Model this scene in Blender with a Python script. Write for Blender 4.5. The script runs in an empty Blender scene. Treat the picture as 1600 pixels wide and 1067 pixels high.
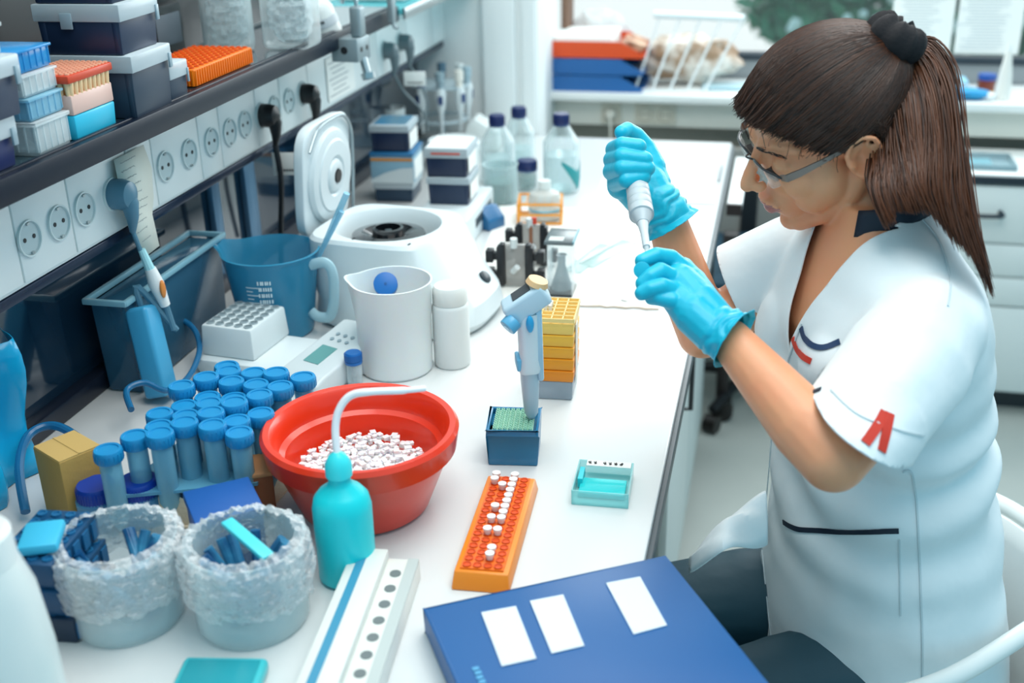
import bpy, bmesh, math, random
import numpy as np
from mathutils import Vector, Matrix, noise
from mathutils.bvhtree import BVHTree
random.seed(7)
S = bpy.context.scene
COL = S.collection
PI = math.pi

# ------------------------------------------------------------------ camera
FPX, PITCH, YAW, ROLL = 1778.7, math.radians(23.84), math.radians(13.39), math.radians(-1.265)
CAM = np.array([0.0, 0.0, 1.65])
def cam_axes():
    cy, sy = math.cos(YAW), math.sin(YAW)
    f = np.array([-sy*math.cos(PITCH), cy*math.cos(PITCH), -math.sin(PITCH)])
    r = np.array([cy, sy, 0.0]); u = np.cross(r, f)
    c, s = math.cos(ROLL), math.sin(ROLL)
    return c*r+s*u, -s*r+c*u, f
CR, CU, CF = cam_axes()
camd = bpy.data.cameras.new('camera'); cam = bpy.data.objects.new('camera', camd); COL.objects.link(cam)
cam.matrix_world = Matrix([[CR[0], CU[0], -CF[0], CAM[0]], [CR[1], CU[1], -CF[1], CAM[1]], [CR[2], CU[2], -CF[2], CAM[2]], [0, 0, 0, 1]])
camd.sensor_width = 36; camd.lens = FPX/1600*36; camd.clip_start = 0.02
camd.dof.use_dof = True; camd.dof.focus_distance = 1.50; camd.dof.aperture_fstop = 3.2
S.camera = cam

# ------------------------------------------------------------------ world, lamps, exposure
S.view_settings.view_transform = 'Standard'; S.view_settings.look = 'None'
S.view_settings.gamma = 1; S.view_settings.use_curve_mapping = False
S.view_settings.exposure = 0.05
S.cycles.use_denoising = True
S.cycles.max_bounces = 10; S.cycles.transparent_max_bounces = 24; S.cycles.sample_clamp_indirect = 6
W = bpy.data.worlds.new('world'); S.world = W; W.use_nodes = True
_nt = W.node_tree; _bg = _nt.nodes['Background']; _tc = _nt.nodes.new('ShaderNodeTexCoord'); _sx = _nt.nodes.new('ShaderNodeSeparateXYZ')
_mr = _nt.nodes.new('ShaderNodeMapRange'); _mr.inputs['From Min'].default_value = .1; _mr.inputs['From Max'].default_value = .9
_cr = _nt.nodes.new('ShaderNodeValToRGB'); _cr.color_ramp.elements[0].color = (.26, .57, .72, 1); _cr.color_ramp.elements[1].color = (.95, 1.0, 1.0, 1)
_nt.links.new(_tc.outputs['Generated'], _sx.inputs[0]); _nt.links.new(_sx.outputs[1], _mr.inputs['Value']); _nt.links.new(_mr.outputs[0], _cr.inputs[0]); _nt.links.new(_cr.outputs[0], _bg.inputs[0])
_bg.inputs[1].default_value = 1.0
def lamp(name, loc, target, sx, sy, power, color):
    d = bpy.data.lights.new(name, 'AREA'); d.shape = 'RECTANGLE'; d.size = sx; d.size_y = sy; d.energy = power; d.color = color
    o = bpy.data.objects.new(name, d); COL.objects.link(o); o.location = loc
    o.rotation_euler = (Vector(target)-Vector(loc)).to_track_quat('-Z', 'Y').to_euler()
    return o
lamp('ceiling_lamp_light', (0.1, 1.1, 3.0), (-0.1, 1.4, 0.9), 1.4, 1.8, 40, (1.0, 0.965, 0.91))
lamp('ceiling_lamp_light_far', (0.4, 2.9, 3.0), (0.2, 3.0, 0.9), 1.2, 1.2, 22, (1.0, 0.97, 0.93))
lamp('window_daylight', (0.2, 3.95, 1.75), (-0.1, 1.5, 1.0), 2.6, 0.9, 36, (0.93, 0.98, 1.0))

# ------------------------------------------------------------------ pixel -> place helpers (photo frame 1600x1067)
def ray(px, py): return CF*FPX+CR*(px-800)-CU*(py-533.5)
def on(px, py, z=0.9): d = ray(px, py); return Vector(CAM+d*(z-CAM[2])/d[2])
def onx(px, py, x): d = ray(px, py); return Vector(CAM+d*(x-CAM[0])/d[0])
def ony(px, py, y): d = ray(px, py); return Vector(CAM+d*(y-CAM[1])/d[1])
def at(px, py, dist): return Vector(CAM+ray(px, py)*(dist/FPX))
def zup(P, px, py):
    d = ray(px, py); t = math.hypot(P[0], P[1])/math.hypot(d[0], d[1]); return CAM[2]+d[2]*t
def cyl_base(px, py, r, z=0.9):
    P = on(px, py, z); h = Vector((P.x, P.y, 0)).normalized(); return P+h*r

# ------------------------------------------------------------------ materials
def lin(h):
    h = h.lstrip('#'); c = [int(h[i:i+2], 16)/255 for i in (0, 2, 4)]
    return tuple(x/12.92 if x <= .04045 else ((x+.055)/1.055)**2.4 for x in c)+(1,)
MATS = {}
def mat(name, col, rough=.5, metal=0, bump=None, var=None, trans=0, coat=0, sss=0, emit=0, stretch=None, spec=None):
    if name in MATS: return MATS[name]
    m = bpy.data.materials.new(name); m.use_nodes = True; nt = m.node_tree; b = nt.nodes['Principled BSDF']
    b.inputs['Base Color'].default_value = lin(col); b.inputs['Roughness'].default_value = rough
    b.inputs['Metallic'].default_value = metal; b.inputs['Transmission Weight'].default_value = trans
    b.inputs['Coat Weight'].default_value = coat; b.inputs['Coat Roughness'].default_value = .1
    if spec is not None: b.inputs['Specular IOR Level'].default_value = spec
    if sss: b.inputs['Subsurface Weight'].default_value = sss; b.inputs['Subsurface Scale'].default_value = .01; b.inputs['Subsurface Radius'].default_value = (1, .35, .2)
    if emit: b.inputs['Emission Color'].default_value = lin(col); b.inputs['Emission Strength'].default_value = emit
    def coords():
        tc = nt.nodes.new('ShaderNodeTexCoord'); mp = nt.nodes.new('ShaderNodeMapping')
        if stretch: mp.inputs['Scale'].default_value = stretch
        nt.links.new(tc.outputs['Object'], mp.inputs[0]); return mp.outputs[0]
    if bump:
        n = nt.nodes.new('ShaderNodeTexNoise'); n.inputs['Scale'].default_value = bump[0]; n.inputs['Detail'].default_value = 4
        bp = nt.nodes.new('ShaderNodeBump'); bp.inputs['Strength'].default_value = bump[1]; bp.inputs['Distance'].default_value = bump[2] if len(bump) > 2 else .002
        nt.links.new(coords(), n.inputs['Vector']); nt.links.new(n.outputs[0], bp.inputs['Height']); nt.links.new(bp.outputs[0], b.inputs['Normal'])
    if var:                       # (scale, second colour, contrast)
        n = nt.nodes.new('ShaderNodeTexNoise'); n.inputs['Scale'].default_value = var[0]; n.inputs['Detail'].default_value = 3
        r = nt.nodes.new('ShaderNodeValToRGB'); k = var[2] if len(var) > 2 else .2
        r.color_ramp.elements[0].position = .5-k; r.color_ramp.elements[1].position = .5+k
        r.color_ramp.elements[0].color = lin(col); r.color_ramp.elements[1].color = lin(var[1])
        nt.links.new(coords(), n.inputs['Vector']); nt.links.new(n.outputs[0], r.inputs[0]); nt.links.new(r.outputs[0], b.inputs['Base Color'])
    MATS[name] = m; return m
def clear(name, col='#FFFFFF', body=.12, edge=.75, rough=.08, bump=None):
    """thin clear or frosted plastic and glass: see-through face on, denser and shinier at grazing angles"""
    if name in MATS: return MATS[name]
    m = bpy.data.materials.new(name); m.use_nodes = True; nt = m.node_tree; b = nt.nodes['Principled BSDF']
    b.inputs['Base Color'].default_value = lin(col); b.inputs['Roughness'].default_value = rough
    lw = nt.nodes.new('ShaderNodeLayerWeight'); lw.inputs[0].default_value = .35
    mr = nt.nodes.new('ShaderNodeMapRange'); mr.inputs['To Min'].default_value = body; mr.inputs['To Max'].default_value = edge
    tr = nt.nodes.new('ShaderNodeBsdfTransparent'); mx = nt.nodes.new('ShaderNodeMixShader')
    t = lin(col); tr.inputs[0].default_value = (.55+.45*t[0], .55+.45*t[1], .55+.45*t[2], 1)
    nt.links.new(lw.outputs['Facing'], mr.inputs['Value']); nt.links.new(mr.outputs[0], mx.inputs[0])
    nt.links.new(tr.outputs[0], mx.inputs[1]); nt.links.new(b.outputs[0], mx.inputs[2])
    if bump:
        n = nt.nodes.new('ShaderNodeTexNoise'); n.inputs['Scale'].default_value = bump[0]; n.inputs['Detail'].default_value = 5
        bp = nt.nodes.new('ShaderNodeBump'); bp.inputs['Strength'].default_value = bump[1]; bp.inputs['Distance'].default_value = .01
        tc = nt.nodes.new('ShaderNodeTexCoord'); nt.links.new(tc.outputs['Object'], n.inputs['Vector'])
        nt.links.new(n.outputs[0], bp.inputs['Height']); nt.links.new(bp.outputs[0], b.inputs['Normal']); nt.links.new(bp.outputs[0], lw.inputs['Normal'])
    nt.links.new(mx.outputs[0], nt.nodes['Material Output'].inputs[0])
    MATS[name] = m; return m

# ------------------------------------------------------------------ mesh builder
def frame_to(d):
    d = Vector(d).normalized(); a = Vector((0, 0, 1)) if abs(d.z) < .9 else Vector((1, 0, 0))
    x = a.cross(d).normalized(); return x, d.cross(x), d
class MB:
    def __init__(s): s.v = []; s.f = []; s.mi = []; s.cur = 0
    def add(s, vs, fs, M=None):
        o = len(s.v)
        s.v += [tuple(M @ Vector(p)) if M else tuple(p) for p in vs]
        s.f += [tuple(i+o for i in f) for f in fs]; s.mi += [s.cur]*len(fs); return s
    def m(s, i): s.cur = i; return s
    def box(s, c, d, rz=0, M=None, taper=1.0):
        x, y, z = (q/2 for q in d); t = taper
        vs = [(-x*t, -y*t, -z), (x*t, -y*t, -z), (x*t, y*t, -z), (-x*t, y*t, -z), (-x, -y, z), (x, -y, z), (x, y, z), (-x, y, z)]
        T = Matrix.Translation(c) @ Matrix.Rotation(rz, 4, 'Z')
        if M: T = M @ T
        return s.add(vs, [(0, 3, 2, 1), (4, 5, 6, 7), (0, 1, 5, 4), (1, 2, 6, 5), (2, 3, 7, 6), (3, 0, 4, 7)], T)
    def cyl(s, a, b, r0, r1=None, n=24, caps=True):
        r1 = r0 if r1 is None else r1; a = Vector(a); b = Vector(b); x, y, d = frame_to(b-a); vs = []
        for k in range(n):
            t = 2*PI*k/n; e = x*math.cos(t)+y*math.sin(t); vs.append(a+e*r0)
        for k in range(n):
            t = 2*PI*k/n; e = x*math.cos(t)+y*math.sin(t); vs.append(b+e*r1)
        fs = [(k, (k+1) % n, n+(k+1) % n, n+k) for k in range(n)]
        if caps: fs += [tuple(range(n-1, -1, -1)), tuple(range(n, 2*n))]
        return s.add(vs, fs)
    def lathe(s, prof, n=40, c=(0, 0, 0), M=None, squash=1.0, lip=None):
        vs = []; fs = []; R = []
        for (r, z) in prof:
            if r < 1e-6: R.append([len(vs)]); vs.append((c[0], c[1], c[2]+z)); continue
            row = []
            for k in range(n):
                t = 2*PI*k/n; row.append(len(vs))
                vs.append((c[0]+r*math.cos(t), c[1]+r*math.sin(t)*squash, c[2]+z))
            R.append(row)
        for A, B in zip(R[:-1], R[1:]):
            for k in range(n):
                a, b_ = A[k % len(A)], A[(k+1) % len(A)]; c_, d = B[(k+1) % len(B)], B[k % len(B)]
                if len(A) == 1 and len(B) == 1: continue
                if len(A) == 1: fs.append((a, c_, d))
                elif len(B) == 1: fs.append((a, b_, d))
                else: fs.append((a, b_, c_, d))
        if lip: vs = [lip(Vector(p)) for p in vs]
        return s.add(vs, fs, M)
    def tube(s, pts, r, n=10, closed=False, caps=True, flat=None):
        pts = [Vector(p) for p in pts]; rs = r if isinstance(r, (list, tuple)) else [r]*len(pts)
        up = None; vs = []; N = len(pts)
        for i, p in enumerate(pts):
            if closed: t = pts[(i+1) % N]-pts[i-1]
            else: t = pts[min(i+1, N-1)]-pts[max(i-1, 0)]
            t.normalize()
            if up is None: x, y, _ = frame_to(t)
            else:
                x = up-t*up.dot(t); x.normalize(); y = t.cross(x)
            up = x
            for k in range(n):
                a = 2*PI*k/n; vs.append(p+x*math.cos(a)*rs[i]+y*math.sin(a)*rs[i]*(flat or 1))
        fs = []
        for i in range(N if closed else N-1):
            j = (i+1) % N
            for k in range(n): fs.append((i*n+k, i*n+(k+1) % n, j*n+(k+1) % n, j*n+k))
        if caps and not closed: fs += [tuple(range(n-1, -1, -1)), tuple(range((N-1)*n, N*n))]
        return s.add(vs, fs)
    def prism(s, poly, z0, z1, M=None):
        n = len(poly); vs = [(x, y, z0) for x, y in poly]+[(x, y, z1) for x, y in poly]
        fs = [tuple(range(n-1, -1, -1)), tuple(range(n, 2*n))]+[(k, (k+1) % n, n+(k+1) % n, n+k) for k in range(n)]
        return s.add(vs, fs, M)
    def ball(s, c, r, n=12, M=None):
        rr = r if isinstance(r, (tuple, list)) else (r, r, r); vs = []; fs = []
        h = n//2+2
        for i in range(h+1):
            for k in range(n):
                p = PI*i/h; t = 2*PI*k/n
                vs.append((c[0]+rr[0]*math.sin(p)*math.cos(t), c[1]+rr[1]*math.sin(p)*math.sin(t), c[2]+rr[2]*math.cos(p)))
        for i in range(h):
            for k in range(n): fs.append((i*n+k, (i+1)*n+k, (i+1)*n+(k+1) % n, i*n+(k+1) % n))
        return s.add(vs, fs, M)
    def strip(s, A, B):
        n = len(A); return s.add(list(A)+list(B), [(i, i+1, n+i+1, n+i) for i in range(n-1)])
    def build(s, name, mats, parent=None, bevel=0, ang=35, seg=2, smooth=True, raw=False):
        me = bpy.data.meshes.new(name); me.from_pydata(s.v, [], s.f)
        mats = mats if isinstance(mats, (list, tuple)) else [mats]
        for q in mats: me.materials.append(q)
        me.polygons.foreach_set('material_index', s.mi)
        bm = bmesh.new(); bm.from_mesh(me)
        if not raw:
            bmesh.ops.remove_doubles(bm, verts=bm.verts, dist=1e-6)
            bmesh.ops.recalc_face_normals(bm, faces=bm.faces)
        if bevel:
            ed = [e for e in bm.edges if len(e.link_faces) == 2 and e.calc_face_angle(0) > math.radians(ang)]
            bmesh.ops.bevel(bm, geom=ed, offset=bevel, segments=seg, profile=.5, affect='EDGES', clamp_overlap=True)
        bm.to_mesh(me); bm.free()
        if smooth:
            me.polygons.foreach_set('use_smooth', [True]*len(me.polygons)); me.set_sharp_from_angle(angle=math.radians(ang))
        o = bpy.data.objects.new(name, me); COL.objects.link(o)
        if parent: o.parent = parent
        return o
def thing(name, label, cat, loc=(0, 0, 0), rz=0, group=None):
    o = bpy.data.objects.new(name, None); COL.objects.link(o); o.empty_display_size = .05
    o.location = loc; o.rotation_euler = (0, 0, rz); return tag(o, label, cat, group)
def tag(o, label, cat, group=None):
    o['label'] = label; o['category'] = cat
    if group: o['group'] = group
    return o
def struct(o): o['kind'] = 'structure'; return o
def solid(o, t, off=0):
    md = o.modifiers.new('thickness', 'SOLIDIFY'); md.thickness = t; md.offset = off; return o
KIDS = {}
def copy_tree(o, loc=None, rz=None, label=None, parent=None):
    c = o.copy(); COL.objects.link(c)
    if parent: c.parent = parent
    for ch in [q for q in o.children]: copy_tree(ch, parent=c)
    if loc is not None: c.location = loc
    if rz is not None: c.rotation_euler = (0, 0, rz)
    if label: c['label'] = label
    return c
def bake(o):
    """apply the modifiers of a temporary object and hand back its mesh"""
    bpy.context.view_layer.update(); dg = bpy.context.evaluated_depsgraph_get()
    me = bpy.data.meshes.new_from_object(o.evaluated_get(dg)); bpy.data.objects.remove(o); return me
def fuse(mb, name, mats, voxel, smooth=4, parent=None, fac=.5):
    """union of the closed shapes in mb as one continuous smooth skin"""
    o = mb.build('temporary', mats, raw=True)
    r = o.modifiers.new('r', 'REMESH'); r.mode = 'VOXEL'; r.voxel_size = voxel; r.use_smooth_shade = True
    if smooth: q = o.modifiers.new('s', 'SMOOTH'); q.iterations = smooth; q.factor = fac
    me = bake(o); me.name = name
    if not me.materials:
        for q in (mats if isinstance(mats, (list, tuple)) else [mats]): me.materials.append(q)
    me.polygons.foreach_set('use_smooth', [True]*len(me.polygons))
    o = bpy.data.objects.new(name, me); COL.objects.link(o)
    if parent: o.parent = parent
    return o
def limb(mb, pts, rs, n=14):
    """chain of tapered capsules, every piece closed, overlapping at the joints"""
    pts = [Vector(p) for p in pts]
    for i, p in enumerate(pts):
        mb.ball(p, rs[i], n)
        if i: mb.cyl(pts[i-1], p, rs[i-1]*.995, rs[i]*.995, n)
    return mb
def spline(P, n=8):
    P = [Vector(p) for p in P]; out = []
    for i in range(len(P)-1):
        a = P[max(i-1, 0)]; b = P[i]; c = P[i+1]; d = P[min(i+2, len(P)-1)]
        for k in range(n):
            t = k/n; out.append(.5*((2*b)+(c-a)*t+(2*a-5*b+4*c-d)*t*t+(3*b-a-3*c+d)*t**3))
    return out+[P[-1]]
def text(name, s, size, m, parent, M, depth=.0003, align='CENTER'):
    cu = bpy.data.curves.new(name, 'FONT'); cu.body = s; cu.size = size; cu.extrude = depth; cu.align_x = align; cu.align_y = 'CENTER'
    o = bpy.data.objects.new(name, cu); COL.objects.link(o); me = bake(o); me.materials.clear(); me.materials.append(m)
    o = bpy.data.objects.new(name, me); COL.objects.link(o); me.transform(M)
    if parent: o.parent = parent
    return o
def ROT(ax, deg): return Matrix.Rotation(math.radians(deg), 4, ax)
def TR(*p): return Matrix.Translation(p)

WHITE = mat('white_plastic', '#E9ECEC', .35)
WHITE_M = mat('white_matte', '#EDEDEA', .6)
CREAM = mat('cream_plastic', '#E6E2D6', .45)
BLACK = mat('black_plastic', '#15171B', .4)
NAVY = mat('navy_plastic', '#1A2C47', .38)
SLATE = mat('slate_blue_plastic', '#27384A', .4)
DBLUE = mat('dark_blue_cap_plastic', '#12245A', .4)
BLUE = mat('blue_cap_plastic', '#1368B4', .4)
MIDBLUE = mat('mid_blue_plastic', '#1F6FB2', .4)
STEEL = mat('steel', '#B9C0C2', .3, 1)
DSTEEL = mat('dark_steel', '#5C666B', .35, .8)
PAPER = mat('white_paper', '#EFEFEA', .8)
INK = mat('black_ink', '#1C1C20', .7)
GREYINK = mat('grey_ink', '#8E9499', .7)
GLASS = clear('clear_glass', '#F2F8F8', .06, .8, .04)
CPLAST = clear('clear_plastic', '#EAF2F4', .22, .85, .15)
FROST = clear('frosted_plastic', '#DCE8EC', .55, .9, .35)
FILM = clear('crumpled_film', '#EEF6F8', .3, .95, .12, bump=(60, 1.0))
# ================================================================== ROOM
floor_m = mat('floor_lino', '#A9AEA9', .35, var=(3, '#B4B8B2', .3), bump=(300, .1))
struct(MB().box((.8, 2.0, -.02), (6.5, 7.0, .04)).build('floor', floor_m))
wall_m = mat('white_wall_paint', '#E8EBEA', .7)
struct(MB().box((-1.06, 1.2, 1.5), (.08, 4.0, 3.0)).build('wall_left', wall_m))
# end panel beside the window unit: a full height white board with a narrow pilaster
struct(MB().box((-.84, 3.10, 1.6), (.405, .1, 3.2)).build('wall_back', mat('white_laminate', '#E9ECEB', .5)))
struct(MB().box((-.737, 3.035, 1.7), (.085, .045, 1.6)).box((-.66, 3.045, 1.7), (.035, .02, 1.6)).build('trim_1', wall_m, bevel=.002))
# window wall: sill board, socket panel, lower wall, frame
wy = 3.6
struct(MB().box((.6, wy+.16, .39), (3.1, .06, .78)).build('wall_window_side', mat('grey_beige_wall', '#8E8A80', .8)))
struct(MB().box((.6, wy+.15, .888), (3.1, .30, .026)).build('trim_2', mat('sill_white', '#E7E9E6', .45), bevel=.004))
struct(MB().box((.6, wy+.07, .832), (3.1, .02, .09)).build('trim_3', mat('panel_cream', '#DCDAD0', .5), bevel=.002))
struct(MB().box((.6, wy+.33, .925), (3.1, .04, .075)).build('wall_under_window', mat('window_apron_grey', '#8F9497', .5)))
fr = MB().box((.6, wy+.33, .972), (3.1, .06, .022)).box((-.80, wy+.33, 1.7), (.05, .06, 1.45)).box((2.1, wy+.33, 1.7), (.05, .06, 1.45)).box((.6, wy+.33, 2.4), (3.1, .06, .05))
win = struct(fr.build('window_1', mat('dark_window_frame', '#26323C', .4), bevel=.003))
MB().box((.6, wy+.34, 1.69), (2.86, .004, 1.42)).build('pane', clear('window_glass', '#F4FBFB', .03, .5, .03), win)
# white jamb board left of the window unit
struct(MB().box((-.725, 3.42, 1.2), (.03, .55, 2.4)).build('trim_4', wall_m, bevel=.002))
struct(MB().box((-.70, 3.84, 1.45), (.02, .12, 1.1)).build('trim_5', mat('brown_blind_edge', '#7A5A48', .6), bevel=.002))

# ================================================================== OUTSIDE
def leafy(name, c, r, n, m, label, seed):
    rnd = random.Random(seed); b = MB()
    for i in range(n):
        v = Vector((rnd.gauss(0, 1), rnd.gauss(0, 1), rnd.gauss(0, 1))).normalized()*(rnd.random()**.25)
        p = Vector(c)+Vector((v.x*r[0], v.y*r[1], v.z*r[2])); q = Matrix.Rotation(rnd.random()*6.3, 3, Vector((rnd.gauss(0, 1), rnd.gauss(0, 1), rnd.gauss(0, 1))))
        s = rnd.uniform(.05, .12)
        b.add([p+q@Vector(t)*s for t in ((-1, 0, 0), (0, -.45, .1), (1, 0, 0), (0, .45, .1))], [(0, 1, 2, 3)])
    return tag(b.build(name, m, smooth=False, raw=True), label, 'shrub')
leafm = mat('leaf_green', '#2E8A62', .5, var=(3, '#86BC94', .3))
leafd = mat('leaf_dark', '#1F6A58', .5, var=(3, '#4E9A78', .3))
leafy('garden_shrub', (.85, 8.6, .52), (1.15, .5, .42), 3200, leafm, 'green leafy shrub outside the window above the head', 1)
leafy('garden_shrub', (3.1, 8.0, .3), (.9, .7, .6), 1500, leafd, 'dark green shrub outside behind the papers on the window', 2)
leafy('garden_shrub', (3.2, 6.6, .6), (.5, .4, .5), 900, leafm, 'green shrub outside at the right edge of the window', 3)
rnd = random.Random(4); fl = MB()
for i in range(46):
    p = (rnd.uniform(.0, 1.7), 7.9+rnd.uniform(-.1, .10), rnd.uniform(.35, .85)); fl.ball(p, rnd.uniform(.025, .06), 8)
o = tag(fl.build('blossom', mat('white_blossom', '#F4F1E6', .7)), 'white blossom scattered over the shrub outside', 'blossom'); o['kind'] = 'stuff'
tag(MB().box((.3, 6.6, -.05), (3.4, .5, .7)).box((.3, 6.3, .38), (3.5, .9, .03)).build('outbuilding', mat('pale_grey_roof', '#A9C3CE', .7), bevel=.01), 'low pale grey flat-roofed outbuilding outside the window', 'building')
tag(MB().box((1.0, 9, -1.0), (14, 8, .05)).build('lawn', mat('ground_green', '#6F8F73', .9, var=(2, '#9DB59A'))), 'pale green ground outside beyond the outbuilding', 'lawn')
tag(MB().prism([(-.7, 0), (.75, 0), (.55, .12), (-.3, .16), (-.62, .13)], -.12, .12, TR(-.05, 6.3, .40) @ ROT('X', 90)).build('garden_boat', mat('white_boat', '#E6EBEA', .4), bevel=.02), 'white upturned boat outside behind the draining bags', 'boat')

# ================================================================== BENCH
bench_m = mat('bench_laminate', '#DADCDB', .28, coat=.15)
bw = thing('worktop', 'long white laminate bench top with a dark edge band', 'worktop')
MB().box((-.545, 1.45, .8826), (.872, 3.16, .034)).build('top_board', bench_m, bw, bevel=.003)
MB().box((-.1055, 1.45, .879), (.007, 3.16, .026)).build('edge_band', mat('bench_edge', '#4A5358', .4), bw, bevel=.001)
backs = MB().box((-.968, 1.45, .915), (.024, 3.16, .03)).build('back_strip', mat('dark_strip', '#141B29', .3), bw, bevel=.003)
glassy = mat('smoked_glass', '#12293B', .06, coat=.6, spec=.9)
struct(MB().box((-.993, 1.35, 1.04), (.03, 3.4, .26)).build('trim_6', glassy))
# vertical aluminium posts between the glass splashbacks
for i, (y, w) in enumerate(((1.80, .03), (1.94, .045), (2.30, .035))):
    struct(MB().box((-.972, y, 1.02), (.012, w, .235)).build('trim_%d' % (7+i), mat('post_blue_grey', '#5F87A5', .35, .4), bevel=.002))

# cabinets below the bench, seen along its right edge
def base_cabinet(y0, y1, doors, label):
    t = thing('base_cabinet', label, 'cabinet', (-.5, (y0+y1)/2, 0)); h = (y1-y0)
    MB().box((0, 0, .47), (.66, h-.004, .76)).build('body', mat('cabinet_grey_white', '#C3C8C5', .5), t, bevel=.003)
    MB().box((-.02, 0, .05), (.58, h-.01, .10)).build('plinth', BLACK, t)
    n = doors; w = h/n
    for k in range(n):
        y = -h/2+w*(k+.5)
        d = MB().box((.341, y, .46), (.018, w-.012, .74)).build('door', mat('cabinet_door', '#CDD2CF', .45), t, bevel=.003)
        MB().tube([(.349, y-w*.3, .62), (.378, y-w*.3, .62), (.378, y-w*.3, .74), (.349, y-w*.3, .74)], .005, 8).build('handle', BLACK, d)
base_cabinet(.3, .98, 2, 'grey base cabinet under the near end of the bench')
base_cabinet(1.9, 2.45, 1, 'grey base cabinet under the bench beside the black castor')
base_cabinet(2.46, 3.02, 1, 'farthest grey base cabinet under the bench')
t = thing('drawer_trolley', 'grey drawer trolley under the bench with a black upright bar', 'trolley', (-.52, 1.50, 0))
MB().box((0, 0, .45), (.5, .6, .68)).build('body', mat('trolley_grey', '#9CA3A1', .5), t, bevel=.004)
for k in range(3):
    d = MB().box((.256, 0, .22+.225*k), (.014, .58, .212)).build('drawer', mat('cabinet_door', '#CDD2CF', .45), t, bevel=.003)
    MB().tube([(.262, .12, .24+.225*k), (.29, .12, .24+.225*k), (.29, .24, .24+.225*k), (.262, .24, .24+.225*k)], .005, 8).build('handle', BLACK, d)
for sx in (-.2, .2):
    for sy in (-.24, .24): MB().cyl((sx, sy-.012, .04), (sx, sy+.012, .04), .038).box((sx, sy, .085), (.04, .04, .03)).build('castor', BLACK, t)
MB().box((.262, -.2, .45), (.03, .035, .74)).build('upright_bar', BLACK, t, bevel=.003)

# ================================================================== RIGHT DESK WITH DRAWERS
dy = 3.37
dk = thing('desk_top', 'white desk top with a black front edge below the window', 'worktop', (0, 0, 0))
MB().box((1.0, dy+.13, .742), (1.62, .30, .026)).build('top_board', mat('desk_white', '#E8EAE7', .4), dk, bevel=.002)
MB().box((1.0, dy-.021, .738), (1.62, .008, .022)).build('edge_band', mat('black_edge', '#1B2630', .4), dk)
def drawer_unit(x0, x1, label):
    t = thing('drawer_unit', label, 'cabinet', ((x0+x1)/2, dy, 0)); w = x1-x0
    MB().box((0, .13, .40), (w-.004, .27, .65)).build('body', mat('drawer_body', '#CDD2CF', .5), t)
    MB().box((0, .15, .037), (w, .2, .074)).build('plinth', mat('dark_plinth', '#2B3338', .5), t)
    for z0, z1 in ((.553, .72), (.452, .547), (.36, .446), (.084, .354)):
        d = MB().box((0, -.012, (z0+z1)/2), (w-.012, .016, z1-z0)).build('drawer', mat('drawer_front', '#DFE3E0', .45), t, bevel=.002)
        hx = -.10 if z0 > .5 else -.13; hz = (z0+z1)/2+.01
        if z1-z0 > .12: MB().tube(spline([(hx-.045, -.02, hz), (hx-.045, -.045, hz-.006), (hx+.045, -.045, hz-.006), (hx+.045, -.02, hz)], 4), .0065, 8).build('handle', mat('navy_handle', '#14212E', .35), d)
drawer_unit(.42, .975, 'white drawer unit with black bow handles behind the ponytail')
drawer_unit(.98, 1.5, 'white drawer unit at the right edge under the desk')
# ================================================================== SOCKET RAIL AND SHELF
sock_w = mat('rail_white', '#E4EAE9', .3)
rl = thing('socket_rail', 'long white socket trunking fixed above the bench', 'socket rail')
MB().box((-.932, 1.75, 1.208), (.064, 3.36, .118)).build('trunking', sock_w, rl, bevel=.003)
MB().box((-.925, 1.75, 1.141), (.05, 3.36, .014)).build('bottom_strip', mat('rail_dark_strip', '#14263F', .25, .3), rl, bevel=.002)
def plate(y0, y1): MB().box((-.899, (y0+y1)/2, 1.208), (.006, y1-y0, .106)).build('cover_plate', sock_w, rl, bevel=.0015)
ys = [.72, 1.03, 1.155, 1.272, 1.42, 1.49, 1.635, 1.708, 1.85, 1.955, 2.09, 2.50, 2.72, 2.95, 3.38]
for a, b in zip(ys[:-1], ys[1:]): plate(a+.0015, b-.0015)
sk = thing('wall_socket', '', 'socket', (-.896, 0, 0))
MB().lathe([(.0235, 0), (.0235, .0035), (.0215, .0035), (.0205, .0005), (0, .0004)], 32, M=ROT('Y', 90)).build('socket_rim', mat('socket_ring', '#D3DEDE', .3), sk)
MB().lathe([(.0205, .0007), (.0200, .0012), (0, .0010)], 32, M=ROT('Y', 90)).build('socket_well', mat('socket_well_shade', '#BCCBCD', .35), sk)  # darker disc: shade of the recess put into its colour
for s_ in (-1, 1):
    MB().cyl((.001, s_*.0095, 0), (.0018, s_*.0095, 0), .0030, n=10).build('pin_hole', BLACK, sk)
    MB().box((.002, 0, s_*.0185), (.004, .005, .003)).build('earth_clip', STEEL, sk)
socks = [(1.178, 'empty white socket nearest the camera, at the left edge of the photo'), (1.242, 'second empty white socket from the left edge, on the first double plate'),
 (1.302, 'empty white socket just left of the grey-blue plug'), (1.372, 'white socket filled by the grey-blue plug'), (1.521, 'empty white socket just right of the handwritten note'),
 (1.597, 'second empty socket right of the handwritten note'), (1.674, 'empty white socket alone on a single plate in the rail middle'), (1.741, 'left socket of the double plate before the first black plug'),
 (1.801, 'right socket of the double plate before the first black plug'), (1.868, 'white socket filled by the larger black plug'), (1.925, 'empty white socket just right of the larger black plug'), (1.992, 'empty white socket between the two black plugs, left of the far one'),
 (2.058, 'white socket filled by the farther black plug'), (2.546, 'far socket filled by the left grey plug'), (2.663, 'far socket filled by the right grey plug')]
for i, (y, l) in enumerate(socks):
    if i == 0: sk.location = (-.896, y, 1.207); sk['label'] = l; sk['group'] = 'sockets on the rail'
    else: copy_tree(sk, (-.896, y, 1.207), 0, l)
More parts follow.
